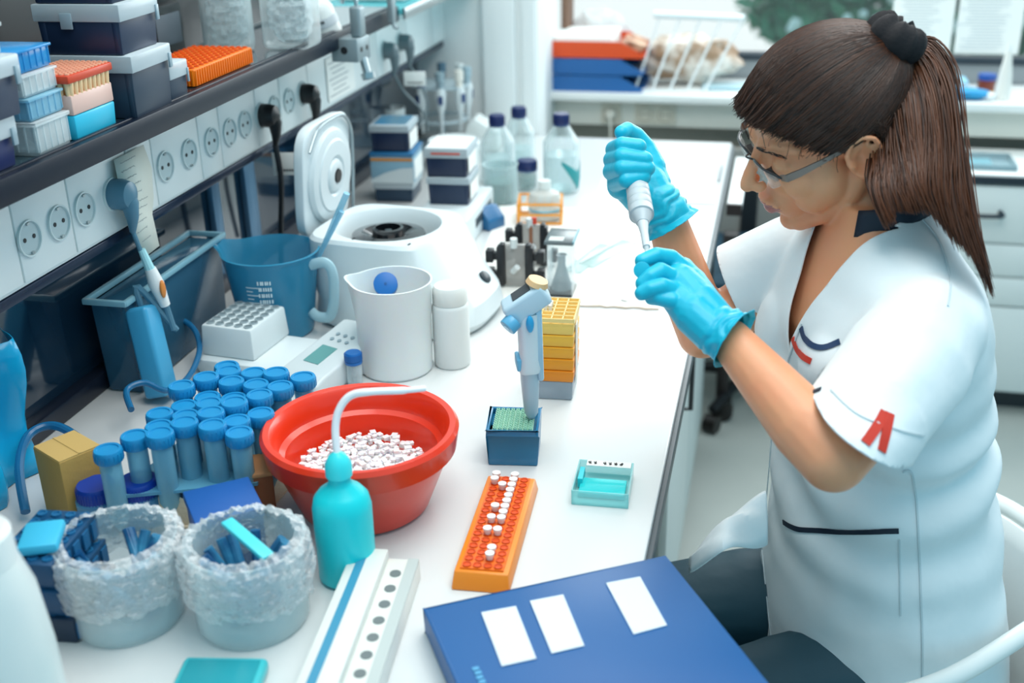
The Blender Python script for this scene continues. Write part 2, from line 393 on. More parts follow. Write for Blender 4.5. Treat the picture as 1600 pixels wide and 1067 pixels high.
def plug(y, m, label, drop, name='power_plug', s=1.0, big=1.0):
    t = thing(name, label, 'plug', (-.893, y, 1.207))
    b = MB(); b.lathe([(.0185*big, -.002), (.019*big, .014), (.016*big, .026), (.006, .032), (0, .032)], 24, M=ROT('Y', 90))
    b.tube([(.016, 0, .002), (.022, .001, -.014), (.021, .003, -.034), (.018, .005, -.048), (.016, .006, -.056)], [.0135, .0125, .009, .006, .0045], 14)
    b.build('plug_body', m, t)
    MB().tube(spline([(.016, .006, -.054)]+drop, 8), .0034*s, 8).build('cord', m, t); return t
PG = mat('grey_blue_plastic', '#4E7C92', .4)
t = plug(1.372, PG, 'grey-blue plug with angled cord in the left part of the socket rail', [(.022, .014, -.10), (.03, .02, -.13)], big=1.15)
MB().tube([(.021, .013, -.085), (.027, .018, -.118)], [.0055, .0075], 10).build('cord_sleeve', mat('pale_sleeve', '#A8DCE4', .4), t)
MB().tube([(.027, .018, -.115), (.031, .021, -.14), (.037, .026, -.175)], [.008, .0115, .0075], 12).build('cord_switch', WHITE, t)
MB().ball((.042, .018, -.146), (.004, .006, .014), 10).build('switch_rocker', mat('amber_rocker', '#D9853B', .4), t)
MB().tube([(.037, .026, -.172), (.042, .03, -.215)], .0055, 10).build('lower_cord', PG, t)
plug(1.868, BLACK, 'larger black plug with a thick cord hanging over the splashback', [(.02, .006, -.12), (.012, .004, -.2), (.004, 0, -.29)], s=1.6, big=1.1)
plug(2.058, BLACK, 'farther black plug hanging beside the open centrifuge lid', [(.02, .006, -.1), (.006, -.02, -.2), (-.01, -.03, -.29)], s=1.3)
GP = mat('grey_plug', '#66757A', .4)
plug(2.546, GP, 'left of the two grey plugs at the far end of the rail', [(.03, .03, -.1), (.06, .08, -.16), (.05, .14, -.22)])
plug(2.663, GP, 'right of the two grey plugs at the far end of the rail', [(.03, .02, -.09), (.05, .03, -.16), (.02, -.02, -.23)])

# handwritten note taped over the rail, hanging below it
nt_ = thing('handwritten_note', 'pale handwritten paper note hanging over the socket rail beside the grey-blue plug', 'note')
A = [onx(178, 250, -.889), onx(186, 290, -.886), onx(193, 330, -.884), onx(203, 362, -.880), onx(231, 398, -.874)]
B = [onx(224, 226, -.889), onx(237, 262, -.886), onx(240, 308, -.884), onx(238, 335, -.880), onx(249, 384, -.874)]
mb = MB(); mb.strip(A, B); solid(mb.build('sheet', mat('note_paper', '#D9DCD2', .8), nt_, raw=True), .0004)
mb = MB(); rnd = random.Random(3)
for k in range(11):
    f = .06+k*.082; i = min(int(f*4), 3); g = f*4-i; L = A[i].lerp(A[i+1], g); R_ = B[i].lerp(B[i+1], g)
    a = .12+rnd.random()*.1; b = .8-rnd.random()*.3; n = 22
    mb.tube([L.lerp(R_, a+(b-a)*q/n)+Vector((.0009, 0, .0016*math.sin(q*1.9+k)*rnd.random())) for q in range(n+1)], .0003, 4)
mb.build('handwriting', GREYINK, nt_)
# printed label sheet further along the rail
lb = thing('printed_label_sheet', 'printed white instruction sheet stuck on the rail right of the farther black plug', 'label')
MB().box((-.894, 2.262, 1.206), (.0012, .155, .088)).build('sheet', PAPER, lb)
mb = MB()
for k in range(7): mb.box((-.893, 2.25, 1.238-k*.011), (.0006, .11-.02*(k % 3), .0016))
mb.build('printed_lines', GREYINK, lb)
# hanging cord tags
def cord_tag(px, py, x, w, h, rz, label, txt):
    c = onx(px, py, x); t = thing('cord_label', label, 'label', c, math.radians(rz))
    MB().box((0, 0, 0), (w, .0012, h)).build('card', PAPER, t, bevel=.0004)
    mb = MB()
    for k in range(9): mb.box((-w*.32+k*w*.08, -.0009, -h*.28), (w*.055, .0004, h*.10))
    mb.build('printed_code', INK, t)
cord_tag(452, 256, -.862, .062, .042, 8, 'white cord tag with printed code hanging left of the centrifuge lid', '')
cord_tag(648, 123, -.838, .052, .034, 8, 'white cord tag beside the far grey plugs above the pipette stand', '')

# shelf
SZ = 1.322
sh = thing('shelf', 'long dark glass shelf with a black front lip above the socket rail', 'shelf')
sh_m = mat('dark_shelf_glass', '#1C2B35', .12, coat=.5, var=(4, '#2C4650', .3))
MB().box((-.98, 1.35, SZ-.0075), (.316, 2.14, .014)).build('shelf_board', sh_m, sh)
MB().box((-.818, 1.35, SZ-.014), (.012, 2.14, .031)).box((-.826, 1.35, SZ+.0015), (.006, 2.14, .004)).build('front_lip', mat('lip_black', '#0B1626', .35, spec=.3), sh, bevel=.0015)
struct(MB().box((-1.014, 1.35, SZ+.2), (.008, 2.14, .39)).build('trim_10', mat('shelf_back_dark', '#141C22', .3)))
sh2 = thing('glass_shelf', 'teal edged glass shelf at the far end above the rail', 'shelf')
MB().box((-.94, 2.91, SZ-.012), (.27, .96, .012)).build('shelf_board', clear('teal_glass', '#58C4CC', .45, .9, .05), sh2, bevel=.001)
MB().box((-.803, 2.91, SZ-.016), (.006, .96, .024)).build('front_rim', STEEL, sh2, bevel=.001)

LID = clear('milky_lid', '#D3E0E6', .55, .9, .25)
def storage_box(p, rz, w, d, h, label, body=NAVY, name='storage_box', group=None, lid_h=.022, scale_lid=1.06, latch=True):
    """dark box with a milky overlapping lid; p = centre of its base"""
    t = thing(name, label, 'box', p, rz, group)
    b = MB().box((0, 0, (h-lid_h*.6)/2), (w, d, h-lid_h*.6), taper=.955)
    b.build('body', body, t, bevel=.002)
    MB().box((w*.43, 0, (h-lid_h)/2), (w*.06, d*1.0, h-lid_h*1.1), taper=.97).build('corner_rib', body, t, bevel=.001)
    MB().box((-w*.43, 0, (h-lid_h)/2), (w*.06, d*1.0, h-lid_h*1.1), taper=.97).build('corner_rib', body, t, bevel=.001)
    MB().box((0, 0, h-lid_h/2), (w*scale_lid, d*scale_lid, lid_h)).box((0, 0, h-.0015), (w*.92, d*.9, .004)).build('lid', LID, t, bevel=.002)
    if latch:
        for c_, s_ in (((w*.535, d*.46, h-lid_h*1.0), (.003, d*.07, lid_h*.9)), ((-w*.12, -d*.535, h-lid_h*.95), (w*.14, .003, lid_h*.9))): MB().box(c_, s_).build('latch', mat('latch_grey', '#8FA3AD', .3), t, bevel=.0006)
    return t
g = 'dark storage boxes on the shelf'
def corner_at(px, py, w, d, rz=0, z=None):
    """centre of a w x d footprint whose near right corner stands at this photo point"""
    B = on(px, py, SZ if z is None else z); v = Matrix.Rotation(rz, 3, 'Z') @ Vector((-w/2, d/2, 0)); return (B.x+v.x, B.y+v.y, SZ)
def lifted(p, dz, dx=0, dy=0): return (p[0]+dx, p[1]+dy, p[2]+dz)
pL = corner_at(31, 257, .11, .12); pL = (pL[0], pL[1]-.12, pL[2])
storage_box(pL, 0, .11, .12, .056, 'lowest dark box with milky lid at the left end of the shelf', DBLUE, group=g)
storage_box(lifted(pL, .0565, .008, .012), 0, .115, .12, .066, 'dark box stacked on the leftmost box, under the clear racks', NAVY, group=g)
# main stack
pM = corner_at(217, 187, .115, .105, .04)
storage_box(pM, .04, .115, .105, .082, 'bottom box of the three-box navy stack', SLATE, group=g)
storage_box(lifted(pM, .0825, -.006, -.004), .04, .115, .10, .064, 'middle box of the three-box navy stack, milky lid with latch', NAVY, group=g)
storage_box(lifted(pM, .147, -.008, -.006), .04, .112, .098, .070, 'top box of the three-box navy stack, cut by the photo edge', NAVY, group=g)
storage_box(corner_at(270, 160, .07, .050, 0), 0, .07, .050, .052, 'small navy box with a white lid between the stack and orange tray', SLATE, group=g)

def rack_clear(p, rz, w, d, h, m, label, rows=3, cols=6, name='tip_rack', fill=None):
    t = thing(name, label, 'rack', p, rz)
    b = MB().box((0, 0, h*.1), (w*.96, d*.96, h*.2), taper=.96).box((0, 0, h*.93), (w*1.04, d*1.04, h*.12))
    for s in (-1, 1): b.box((s*w*.46, 0, h*.5), (.003, d*.92, h*.8)).box((0, s*d*.46, h*.5), (w*.92, .003, h*.8))
    for k in range(cols): b.box((-w*.45+w*.9*k/(cols-1), -d*.475, h*.5), (.0025, .003, h*.8)).box((w*.475, -d*.45+d*.9*k/(cols-1), h*.5), (.003, .0025, h*.8))
    b.build('rack_frame', m, t, bevel=.0008)
    if fill:
        c = MB()
        for i in range(rows):
            for j in range(cols): c.cyl((-w*.35+w*.7*i/(rows-1), -d*.38+d*.76*j/(cols-1), h*.15), (-w*.35+w*.7*i/(rows-1), -d*.38+d*.76*j/(cols-1), h*.9), .002, .0038, 8)
        c.build('tips', fill, t)
    return t
peach = mat('peach_tips', '#EFC99A', .4)
rack_clear(lifted(pL, .123, .012, .012), 0, .10, .10, .035, CPLAST, 'lower clear rack of the stack at the top left corner', fill=mat('pale_tips', '#D3E6EC', .3))
rack_clear(lifted(pL, .159, .012, .012), 0, .10, .10, .045, CPLAST, 'clear rack with peach tips at the top left corner', fill=peach)
cy_rack = clear('cyan_plastic', '#2E9FE0', .5, .9, .15)
pC = corner_at(62, 246, .070, .070); z = SZ
for k, (m, hh, l) in enumerate(((CPLAST, .040, 'bottom clear rack of the stack left of the striped tip box'), (clear('pale_blue_plastic', '#9FD6EC', .3, .9, .15), .026, 'second clear rack of the stack left of the striped tip box'), (CPLAST, .026, 'third clear rack of the stack left of the striped tip box'), (cy_rack, .026, 'blue topmost rack of the stack left of the striped tip box'))):
    rack_clear((pC[0]-.003*k, pC[1], z), .03, .070, .070, hh, m, l, name='tube_rack'); z += hh+.0006

# striped tip box with red lid
w, d = .068, .092; pT = corner_at(123, 221, w, d, .0)
t = thing('tip_box', 'pipette tip box with red perforated lid, peach middle and cyan base', 'tip box', pT, .0)
MB().box((0, 0, .0155), (w, d, .031), taper=.96).build('base', mat('cyan_base', '#29B7D8', .3), t, bevel=.003)
MB().box((0, 0, .043), (w*.99, d*.99, .024)).build('middle', mat('peach_band', '#DDB8AC', .35), t, bevel=.002)
c = MB()
for j in range(9): c.cyl((w*.46, -d*.43+d*.86*j/8, .054), (w*.46, -d*.43+d*.86*j/8, .070), .0026, .0042, 10)
for i in range(7): c.cyl((-w*.42+w*.84*i/6, -d*.46, .054), (-w*.42+w*.84*i/6, -d*.46, .070), .0026, .0042, 10)
c.build('tips', peach, t)
MB().box((0, 0, .062), (w*.86, d*.88, .015)).build('insert', mat('amber_insert', '#D68A4C', .4), t)
MB().box((0, 0, .0745), (w*1.07, d*1.07, .010)).build('lid', mat('red_lid', '#C8401E', .4), t, bevel=.002)
c = MB()
for i in range(9):
    for j in range(12): c.cyl((-w*.46+w*.92*i/8, -d*.46+d*.92*j/11, .079), (-w*.46+w*.92*i/8, -d*.46+d*.92*j/11, .0812), .0029, n=8)
c.build('lid_studs', mat('salmon_studs', '#E8A98A', .5), t)

# orange tray
def hole_tray(name, label, p, rz, w, d, h, m, nx, ny, r, cat='rack', dark=None):
    t = thing(name, label, cat, p, rz)
    MB().box((0, 0, h/2), (w, d, h), taper=.97).build('body', m, t, bevel=.002)
    c = MB()
    for i in range(nx):
        for j in range(ny):
            x = -w*.43+w*.86*i/(nx-1); y = -d*.455+d*.91*j/(ny-1)
            c.lathe([(r, h), (r, h+.0022), (r*.75, h+.0022), (r*.7, h+.0004), (0, h+.0004)], 8, (x, y, 0))
    c.build('wells', dark or m, t)
    c = MB()
    for j in range(ny*2): c.box((w*.5, -d*.48+d*.96*j/(ny*2-1), h*.5), (.003, .0022, h*.85))
    for j in range(nx*2): c.box((-w*.47+w*.94*j/(nx*2-1), -d*.5, h*.5), (.0022, .003, h*.85))
    c.build('side_ribs', m, t); return t
hole_tray('rack_tray', 'orange perforated rack tray lying on the shelf', corner_at(306, 137, .105, .20, .0), 0, .105, .20, .026, mat('orange_plastic', '#F07A0C', .4), 9, 13, .004, dark=mat('orange_deep', '#D95A10', .45))

# jars with plastic bags on the shelf
def bag_jar(p, r, h, square, label, name='glass_jar'):
    t = thing(name, label, 'jar', p)
    if square: MB().box((0, 0, h/2), (r*1.9, r*1.7, h)).build('jar_wall', GLASS, t, bevel=.012, seg=3)
    else: MB().lathe([(0, .003), (r*.93, .003), (r, .012), (r, h), (r*.97, h), (r*.97, .014), (0, .008)], 40).build('jar_wall', GLASS, t)
    b = MB(); rr = random.Random(int(p[1]*100)); n = 26; rows = 14
    vs = []; fs = []
    for i in range(rows+1):
        f = i/rows
        for k in range(n):
            a = 2*PI*k/n; q = r*(.35+.5*math.sin(PI*min(f*1.05, 1))**.5)*(1+rr.uniform(-.16, .16)); vs.append((q*math.cos(a), q*math.sin(a)*.9, .01+h*.62*f))
    for i in range(rows):
        for k in range(n): fs.append((i*n+k, i*n+(k+1) % n, (i+1)*n+(k+1) % n, (i+1)*n+k))
    b.add(vs, fs); b.build('crumpled_bag', FILM, t, ang=20); return t
bag_jar(tuple(cyl_base(361, 86, .044, SZ)), .044, .17, False, 'round glass jar with a crumpled clear bag on the shelf behind the orange tray')
bag_jar(corner_at(481, 80, .085, .076), .045, .16, True, 'square glass jar with clear plastic pieces beside the white bottle')
# dark equipment on the shelf behind the boxes
t = thing('dark_instrument', 'dark instrument box at the back of the shelf behind the navy stack', 'instrument', (-1.0, 1.745, SZ), .0)
MB().box((-.0, 0, .045), (.018, .13, .09)).build('case', mat('dark_case', '#10161A', .4), t, bevel=.006)
MB().box((.0105, .01, .05), (.003, .08, .05)).build('front_panel', mat('grey_panel', '#59626A', .5), t, bevel=.002)
# white bottle leaning against the bracket, and clamp
t = thing('white_bottle', 'white plastic bottle with a printed band tipped over on the shelf beside the grey clamp', 'bottle', onx(512, 50, -.84)+Vector((0, .02, -.03)))
Mx = ROT('X', 14) @ ROT('Y', -12)
MB().lathe([(0, 0), (.018, .002), (.027, .012), (.029, .03), (.0275, .075), (.018, .095), (.012, .1), (.012, .115), (0, .115)], 32, M=Mx).build('bottle_body', mat('ivory_bottle', '#DCE0DE', .35), t)
MB().lathe([(.0293, .045), (.0297, .05), (.0288, .062), (.0284, .062)], 32, M=Mx).build('printed_band', mat('band_pale', '#C8CED2', .5), t)
b = MB()
for k in range(7): b.box((-.014+k*.0046, -.0292+abs(k-3)*.0006, .057), (.003, .0008, .005), M=Mx)
b.build('printed_text', INK, t)
t = thing('shelf_clamp', 'grey metal clamp block with hook and thumb screw on the shelf edge', 'clamp', onx(548, 75, -.80), math.radians(-4))
CL = mat('clamp_grey', '#8C9BA0', .4, .4)
MB().box((0, 0, 0), (.055, .06, .044)).build('block', CL, t, bevel=.003)
for q1, q2, r_ in (((.0, -.0305, 0), (0, -.029, 0), .007), ((.028, -.012, 0), (.0265, -.012, 0), .005), ((.028, .014, 0), (.0265, .014, 0), .005)): MB().cyl(q1, q2, r_).build('bore_hole', BLACK, t)
MB().box((.018, .0, .05), (.022, .028, .056)).build('upright', CL, t, bevel=.005, seg=3)
MB().tube(spline([(.018, 0, .076), (.016, 0, .092), (.004, 0, .099), (-.008, 0, .092), (-.01, 0, .082)], 6), .0035, 10).build('hook', STEEL, t)
MB().cyl((.024, .0, -.018), (.034, -.006, -.05), .008, .008, 14).cyl((.034, -.006, -.045), (.037, -.008, -.056), .0135, .0125, 10).build('thumb_screw', STEEL, t)
t = thing('shelf_hook', 'small grey hanging hook at the front of the far glass shelf', 'hook', onx(612, 18, -.796))
MB().box((0, 0, .01), (.012, .022, .062)).tube([(0, 0, -.018), (.004, 0, -.032), (.012, 0, -.034)], .004, 8).build('hook_body', CL, t, bevel=.002)
for k, (y, l, c) in enumerate(((2.62, 'white flat pack lying on the far glass shelf', '#E9ECEC'), (2.84, 'pale folded bag on the far glass shelf behind the white pack', '#CFE3E6'))):
    t = thing('flat_pack', l, 'pack', (-.915, y, SZ-.005), .2*k)
    MB().box((0, 0, .010+.004*k), (.16, .17, .02+.008*k)).build('wrap', mat('pack_%d' % k, c, .5, bump=(30, .6, .01)), t, bevel=.006, seg=3)
    MB().box((0.02, 0, .0215+.008*k), (.07, .05, .001)).build('pack_label', mat('pack_label', '#8FB7C4', .6), t)
# ================================================================== BENCH OBJECTS
BZ = .9
def lip_spout(r, z0, amt, ang):
    def f(p):
        a = math.atan2(p.y, p.x); d = (a-ang+PI) % (2*PI)-PI; k = max(0, (p.z-z0))*math.exp(-(d/.28)**2)
        s = 1+amt*k/r; return Vector((p.x*s, p.y*s, p.z+k*.12))
    return f
def corners(A, B, z=BZ):
    """two front bottom corners in the photo -> front mid point, width, rotation"""
    a = on(*A, z); b = on(*B, z); v = b-a; return (a+b)/2, v.length, math.atan2(v.y, v.x)
# --- red ice bucket
RED = mat('red_plastic', '#E63310', .32, coat=.25)
R0, R1 = .079, .119
P = cyl_base(577, 842, R0); bt = thing('ice_bucket', 'round red plastic bucket filled with crushed ice', 'bucket', P)
H = zup(P, 556, 664)-BZ; print('bucket', P, H)
pr_ = [(0, .001), (R0-.006, .001), (R0, .006), (R1-.012, H-.034), (R1-.004, H-.030), (R1-.001, H-.012), (R1, H-.005), (R1-.004, H), (R1-.011, H-.001), (R1-.017, H-.008), (R1-.02, H-.03), (R1-.027, H-.034), (R0-.004, .009), (0, .008)]
MB().lathe(pr_, 72).build('bucket_body', RED, bt)
ice = MB(); rnd = random.Random(11); zi = H*.42; ri = R0+(R1-.03-R0)*.42
ice.lathe([(0, zi+.004), (ri*.5, zi+.006), (ri*.97, zi-.006), (ri*.93, zi-.02), (0, zi-.02)], 40)
for k in range(520):
    a = rnd.random()*6.283; q = ri*.93*math.sqrt(rnd.random()); s = rnd.uniform(.003, .006)
    ice.box((q*math.cos(a), q*math.sin(a), zi+.006+rnd.uniform(-.003, .006)), (s*1.6, s*1.3, s), rnd.random()*3, taper=.8)
o = tag(ice.build('crushed_ice', mat('crushed_ice', '#F6F0F0', .3, sss=.3), None, bevel=.0005), 'crushed white ice filling the red bucket', 'ice'); o.location = P; o['kind'] = 'stuff'

# --- cyan wash bottle
P = cyl_base(547, 925, .032); t = thing('wash_bottle', 'cyan squeeze wash bottle with a bent white spout tube before the red bucket', 'bottle', P)
CY = mat('cyan_squeeze_plastic', '#12D3DA', .35)
h = zup(P, 540, 765)-BZ; hn = zup(P, 528, 716)-BZ; print('wash', h, hn)
MB().lathe([(0, 0), (.028, 0), (.032, .004), (.0325, h*.82), (.030, h*.93), (.024, h*1.0), (.014, h+.008), (.012, h+.012), (.012, hn-.006), (0, hn-.006)], 40).build('bottle_body', CY, t)
MB().lathe([(0.011, hn-.02), (.0145, hn-.02), (.0145, hn-.006), (.009, hn+.004), (.004, hn+.008), (0, hn+.008)], 28).build('cap', mat('cyan_cap', '#3BE0E6', .35), t)
Q = [P+Vector((0, 0, hn+.004))]; dd = (Q[0]-Vector(CAM)).dot(Vector(CF))
Q += [at(524, 670, dd), at(530, 640, dd), at(548, 618, dd), at(580, 612, dd), at(630, 610, dd+.01), at(664, 607, dd+.02)]
MB().tube([q-P for q in spline(Q, 6)], [.0042]*24+[.004]*7+[.0033]*6, 10).build('spout_tube', mat('white_tube', '#F0EEF0', .35), t)

# --- two glass beakers wrapped in crumpled film
def film_beaker(px, py, r, rimpx, rimpy, label, seed):
    P = cyl_base(px, py, r*.93); h = zup(P, rimpx, rimpy)-BZ; print('film', P, h)
    t = thing('glass_beaker', label, 'beaker', P, 0, 'film-wrapped glass beakers')
    MB().lathe([(0, 0), (r*.86, 0), (r*.92, .006), (r*.93, h-.01), (r*.97, h), (r*.94, h), (r*.90, h-.012), (r*.89, .01), (0, .006)], 56).build('beaker_wall', clear('beaker_glass', '#EAF6F8', .08, .85, .05), t)
    b = MB(); n = 90; rows = 26; vs = []; fs = []
    for i in range(rows+1):
        f = i/rows
        z = h*(.40+.65*f) if f < .85 else h*(.952+.08*math.sin((f-.85)/.15*PI*.5))
        for k in range(n):
            a = 2*PI*k/n; w = noise.noise(Vector((math.cos(a)*4+seed, math.sin(a)*4, f*5)))
            w2 = noise.noise(Vector((math.cos(a)*11+seed, math.sin(a)*11, f*14)))
            q = r*(1.02+.05*math.sin(PI*f))*(1+.05*w+.05*w2)
            if f > .85: q *= 1-.22*((f-.85)/.15)
            zz = z+.008*w2+(0.012*noise.noise(Vector((a*3, seed, 1))) if f < .1 else 0)
            vs.append((q*math.cos(a), q*math.sin(a), zz))
    for i in range(rows):
        for k in range(n): fs.append((i*n+k, i*n+(k+1) % n, (i+1)*n+(k+1) % n, (i+1)*n+k))
    b.add(vs, fs); b.build('crumpled_film', clear('beaker_film', '#FFFFFF', .28, .8, .3, bump=(90, 1.0)), t, ang=25)
    c = MB(); rr = random.Random(seed)
    for k in range(16):
        a = rr.random()*6.28; q = r*.6*math.sqrt(rr.random()); a2 = rr.random()*6.28
        c.cyl((q*math.cos(a), q*math.sin(a), h*.1), (r*.66*math.cos(a2), r*.66*math.sin(a2), h*.82), .0055, .0055, 10)
    o = c.build('tube_waste', mat('blue_grey_tubes', '#3E8FB5', .35, var=(40, '#0F4C7C', .15)), t); o['kind'] = 'stuff'
    MB().lathe([(0, .005), (r*.87, .005), (r*.87, h*.2), (0, h*.2)], 36).build('liquid', clear('pale_liquid', '#E4F4F8', .18, .7, .05), t)
    return P, h
film_beaker(213, 1012, .064, 195, 835, 'left glass beaker with crumpled film, tucked beside the dark blue racks', 5)
P2, h2 = film_beaker(405, 1018, .064, 397, 838, 'right glass beaker wrapped in crumpled film left of the cyan bottle', 9)
t = thing('plastic_strip', 'turquoise plastic strip sticking out of the right film-wrapped beaker', 'strip', P2+Vector((0, 0, h2*.72)), -.5)
MB().box((0, .0, .03), (.07, .014, .005), M=ROT('Y', 12)).build('strip_body', mat('turquoise', '#49D3DE', .35), t, bevel=.001)

# --- white bottle at the lower left corner
Q_ = at(-25, 950, .98); P = Vector((Q_.x, Q_.y, BZ)); h = zup(P, -25, 822)-BZ; print('leftbottle', P, h)
t = thing('white_bottle', 'large white plastic bottle cut by the lower left corner', 'bottle', P)
MB().lathe([(0, 0), (.046, 0), (.051, .006), (.050, h*.45), (.045, h*.72), (.036, h*.86), (.033, h*.90), (0, h*.90)], 48).build('bottle_body', mat('bottle_white', '#D9E0DE', .3), t)
MB().lathe([(.033, h*.86), (.036, h*.865), (.035, h*.98), (.031, h), (0, h)], 40).build('cap', mat('cap_white', '#E3E8E6', .35), t)

# --- dark blue racks stacked beside the left beaker
g = 'stacked dark blue tube racks'
P = on(100, 1015, BZ)
for k, l in enumerate(('bottom dark blue tube rack of the stack left of the film beakers', 'middle dark blue tube rack of the stack left of the film beakers', 'top dark blue tube rack of the stack left of the film beakers')):
    t = thing('tube_rack', l, 'rack', (P.x-.006*k-.026, P.y+.055, BZ+.0325*k), .1, g); m = mat('deep_blue_rack', '#14486F', .35) if k else mat('ink_blue_rack', '#0E2C46', .35)
    MB().box((0, 0, .016), (.065, .10, .032), taper=.93).build('body', m, t, bevel=.002)
    c = MB()
    for i in range(4):
        for j in range(6): c.lathe([(.0055, .032), (.0055, .034), (.004, .034), (.0035, .0325), (0, .0325)], 10, (-.024+.016*i, -.04+.016*j, 0))
    for j in range(5): c.box((.0325, -.04+.02*j, .016), (.002, .012, .02))
    c.build('wells', mat('blue_well', '#1B6796', .4), t)
t = thing('label_card', 'pale blue crumpled label lying on top of the dark blue rack stack', 'card', (P.x-.03, P.y+.04, BZ+.1), .4)
MB().box((0, 0, .006), (.04, .05, .012)).build('card_body', mat('pale_cyan', '#3BB7DC', .5), t, bevel=.004)

# --- cardboard box, blue bottles
Pc = on(92, 828, BZ)
t = thing('cardboard_box', 'small yellow-brown cardboard box behind the left beaker', 'box', (Pc.x, Pc.y+.045, BZ), math.radians(-28))
MB().box((0, 0, .045), (.062, .055, .09)).build('carton', mat('cardboard', '#B99450', .7, bump=(80, .4)), t, bevel=.0015)
MB().box((0, 0, .0905), (.060, .053, .0015)).box((0, 0, .0915), (.060, .003, .001)).build('lid_flap', mat('cardboard_light', '#C9A663', .7), t)
def cap_bottle(P, r, h, capr, caph, label, capm=DBLUE, body=GLASS, liquid=None, lvl=.6, name='bottle', shoulder=.72, neck=None, group=None, cat='bottle', sleeve=None):
    t = thing(name, label, cat, P, 0, group); neck = neck or capr*.8
    MB().lathe([(0, 0), (r*.93, 0), (r, .006), (r, h*shoulder), (r*.93, h*(shoulder+.03)), (neck*1.05, h*.90), (neck, h*.91), (neck, h), (neck*.9, h), (neck*.9, h*.91), (r*.9, h*shoulder), (r*.96, h*shoulder-.006), (r*.95, .008), (0, .006)], 44).build('bottle_body', body, t)
    z = h-caph*.75; c = MB().lathe([(0, z), (capr*.98, z), (capr, z+.002), (capr, z+caph-.003), (capr-.002, z+caph), (0, z+caph)], 40)
    for k in range(40): c.box((capr*math.cos(k*PI/20), capr*math.sin(k*PI/20), z+caph*.45), (.0012, .0012, caph*.75), k*PI/20)
    c.build('cap', capm, t)
    if liquid: MB().lathe([(0, .006), (r*.94, .008), (r*.94, h*lvl), (0, h*lvl)], 36).build('liquid', liquid, t)
    if name != 'small_tube': MB().lathe([(neck*1.25, z-.005), (neck*1.3, z-.003), (neck*1.25, z-.0005), (neck*.9, z-.0005), (neck*.9, z-.005)], 32).build('pouring_ring', capm if capm is not DBLUE else mat('ring_blue', '#1C3A6B', .4), t)
    return t
for (px, py, l) in ((150, 762, 'blue-capped bottle beside the cardboard box, left of a pair'), (216, 755, 'blue-capped bottle of the pair nearer the blue tubes')):
    dd = 1.36; T = at(px, py, dd); cap_bottle(Vector((T.x, T.y, BZ)), .026, T.z-BZ, .0235, .024, l, capm=mat('royal_blue_cap', '#0F3C9E', .35), body=clear('blue_tint', '#6FB6DE', .4, .9, .1), liquid=clear('blue_liquid', '#2B8FC4', .6, .9, .1), lvl=.55, group='blue capped bottles by the cardboard box')

# --- foam rack and field of 50 ml tubes with blue caps
fx0, fy0 = -.865, 1.225
foam = mat('cream_foam', '#DAC9AE', .85, bump=(200, .5))
tubes_g = 'blue capped conical tubes'
capb = mat('tube_cap_blue', '#1173B4', .38, var=(9, '#1FA0D2', .25)); tb = clear('tube_wall', '#A5E2F5', .32, .9, .15)
ct = thing('conical_tube', 'blue capped conical tube standing in the crowded foam rack', 'tube', (0, 0, 0), 0, tubes_g)
MB().lathe([(0, 0), (.004, .002), (.0125, .02), (.0125, .10), (.011, .10), (.011, .022), (0, .006)], 20).build('tube_wall', tb, ct)
c = MB().lathe([(0, .097), (.0155, .097), (.0165, .099), (.0165, .111), (.0155, .1125), (.0125, .1125), (.012, .111), (0, .111)], 24)
for k in range(20): c.box((.0165*math.cos(k*PI/10), .0165*math.sin(k*PI/10), .104), (.001, .001, .010), k*PI/10)
c.build('cap', capb, ct)
quad = [on(168, 708, 1.01), on(345, 574, 1.01), on(486, 592, 1.01), on(392, 688, 1.01)]; print('tubequad', quad)
def inq(x, y):
    s = 0
    for i in range(4):
        a = quad[i]; b = quad[(i+1) % 4]; c_ = (b.x-a.x)*(y-a.y)-(b.y-a.y)*(x-a.x)
        if c_ > 0: s += 1
    return s in (0, 4)
rnd = random.Random(5); first = True; cnt = 0; fb = []
xs = [q.x for q in quad]; ysq = [q.y for q in quad]
y = min(ysq)
while y < max(ysq)+.02:
    x = min(xs)+(.017 if cnt % 2 else 0)
    while x < max(xs):
        if inq(x, y):
            p = Vector((x+rnd.uniform(-.0015, .0015), y+rnd.uniform(-.0015, .0015), BZ+.003+rnd.choice((0, .004, .008, .012)))); fb.append(p)
            if first: ct.location = p; first = False
            else: copy_tree(ct, p, rnd.random()*6)
        x += .0345
    y += .030; cnt += 1
print('tubes', len(fb))
rb = thing('foam_rack', 'pale translucent rack holding the crowd of blue capped tubes', 'rack')
qc = sum(quad, Vector())/4; pl = [((q.x-qc.x)*1.03+qc.x, (q.y-qc.y)*1.03+qc.y) for q in quad]
MB().prism(pl[::-1], BZ+.0005, BZ+.0028).build('rack_base', foam, rb)
MB().prism(pl[::-1], BZ+.050, BZ+.054).build('rack_plate', clear('rack_clear_blue', '#7FC8E4', .4, .9, .2), rb)
def foam_block(px, py, w, d, h, rz, label, holes=(5, 3), m=foam):
    P = on(px, py, BZ); t = thing('foam_block', label, 'rack', P, math.radians(rz))
    MB().box((0, 0, h/2), (w, d, h)).build('block', m, t, bevel=.002)
    for i in range(holes[0]):
        for j in range(holes[1]):
            x = -w*.38+w*.76*i/(holes[0]-1); y = -d*.32+d*.64*j/max(1, holes[1]-1)
            MB().cyl((x, y, h-.001), (x, y, h+.0008), .0085, n=16).build('hole', mat('hole_dark', '#33414C', .8), t)
foam_block(322, 806, .105, .050, .040, 8, 'cream foam block with dark holes in front of the blue tubes', (4, 2))
t = thing('wooden_stick_box', 'orange-brown small box squeezed between the tubes and the red bucket', 'box', on(412, 795, BZ), .5)
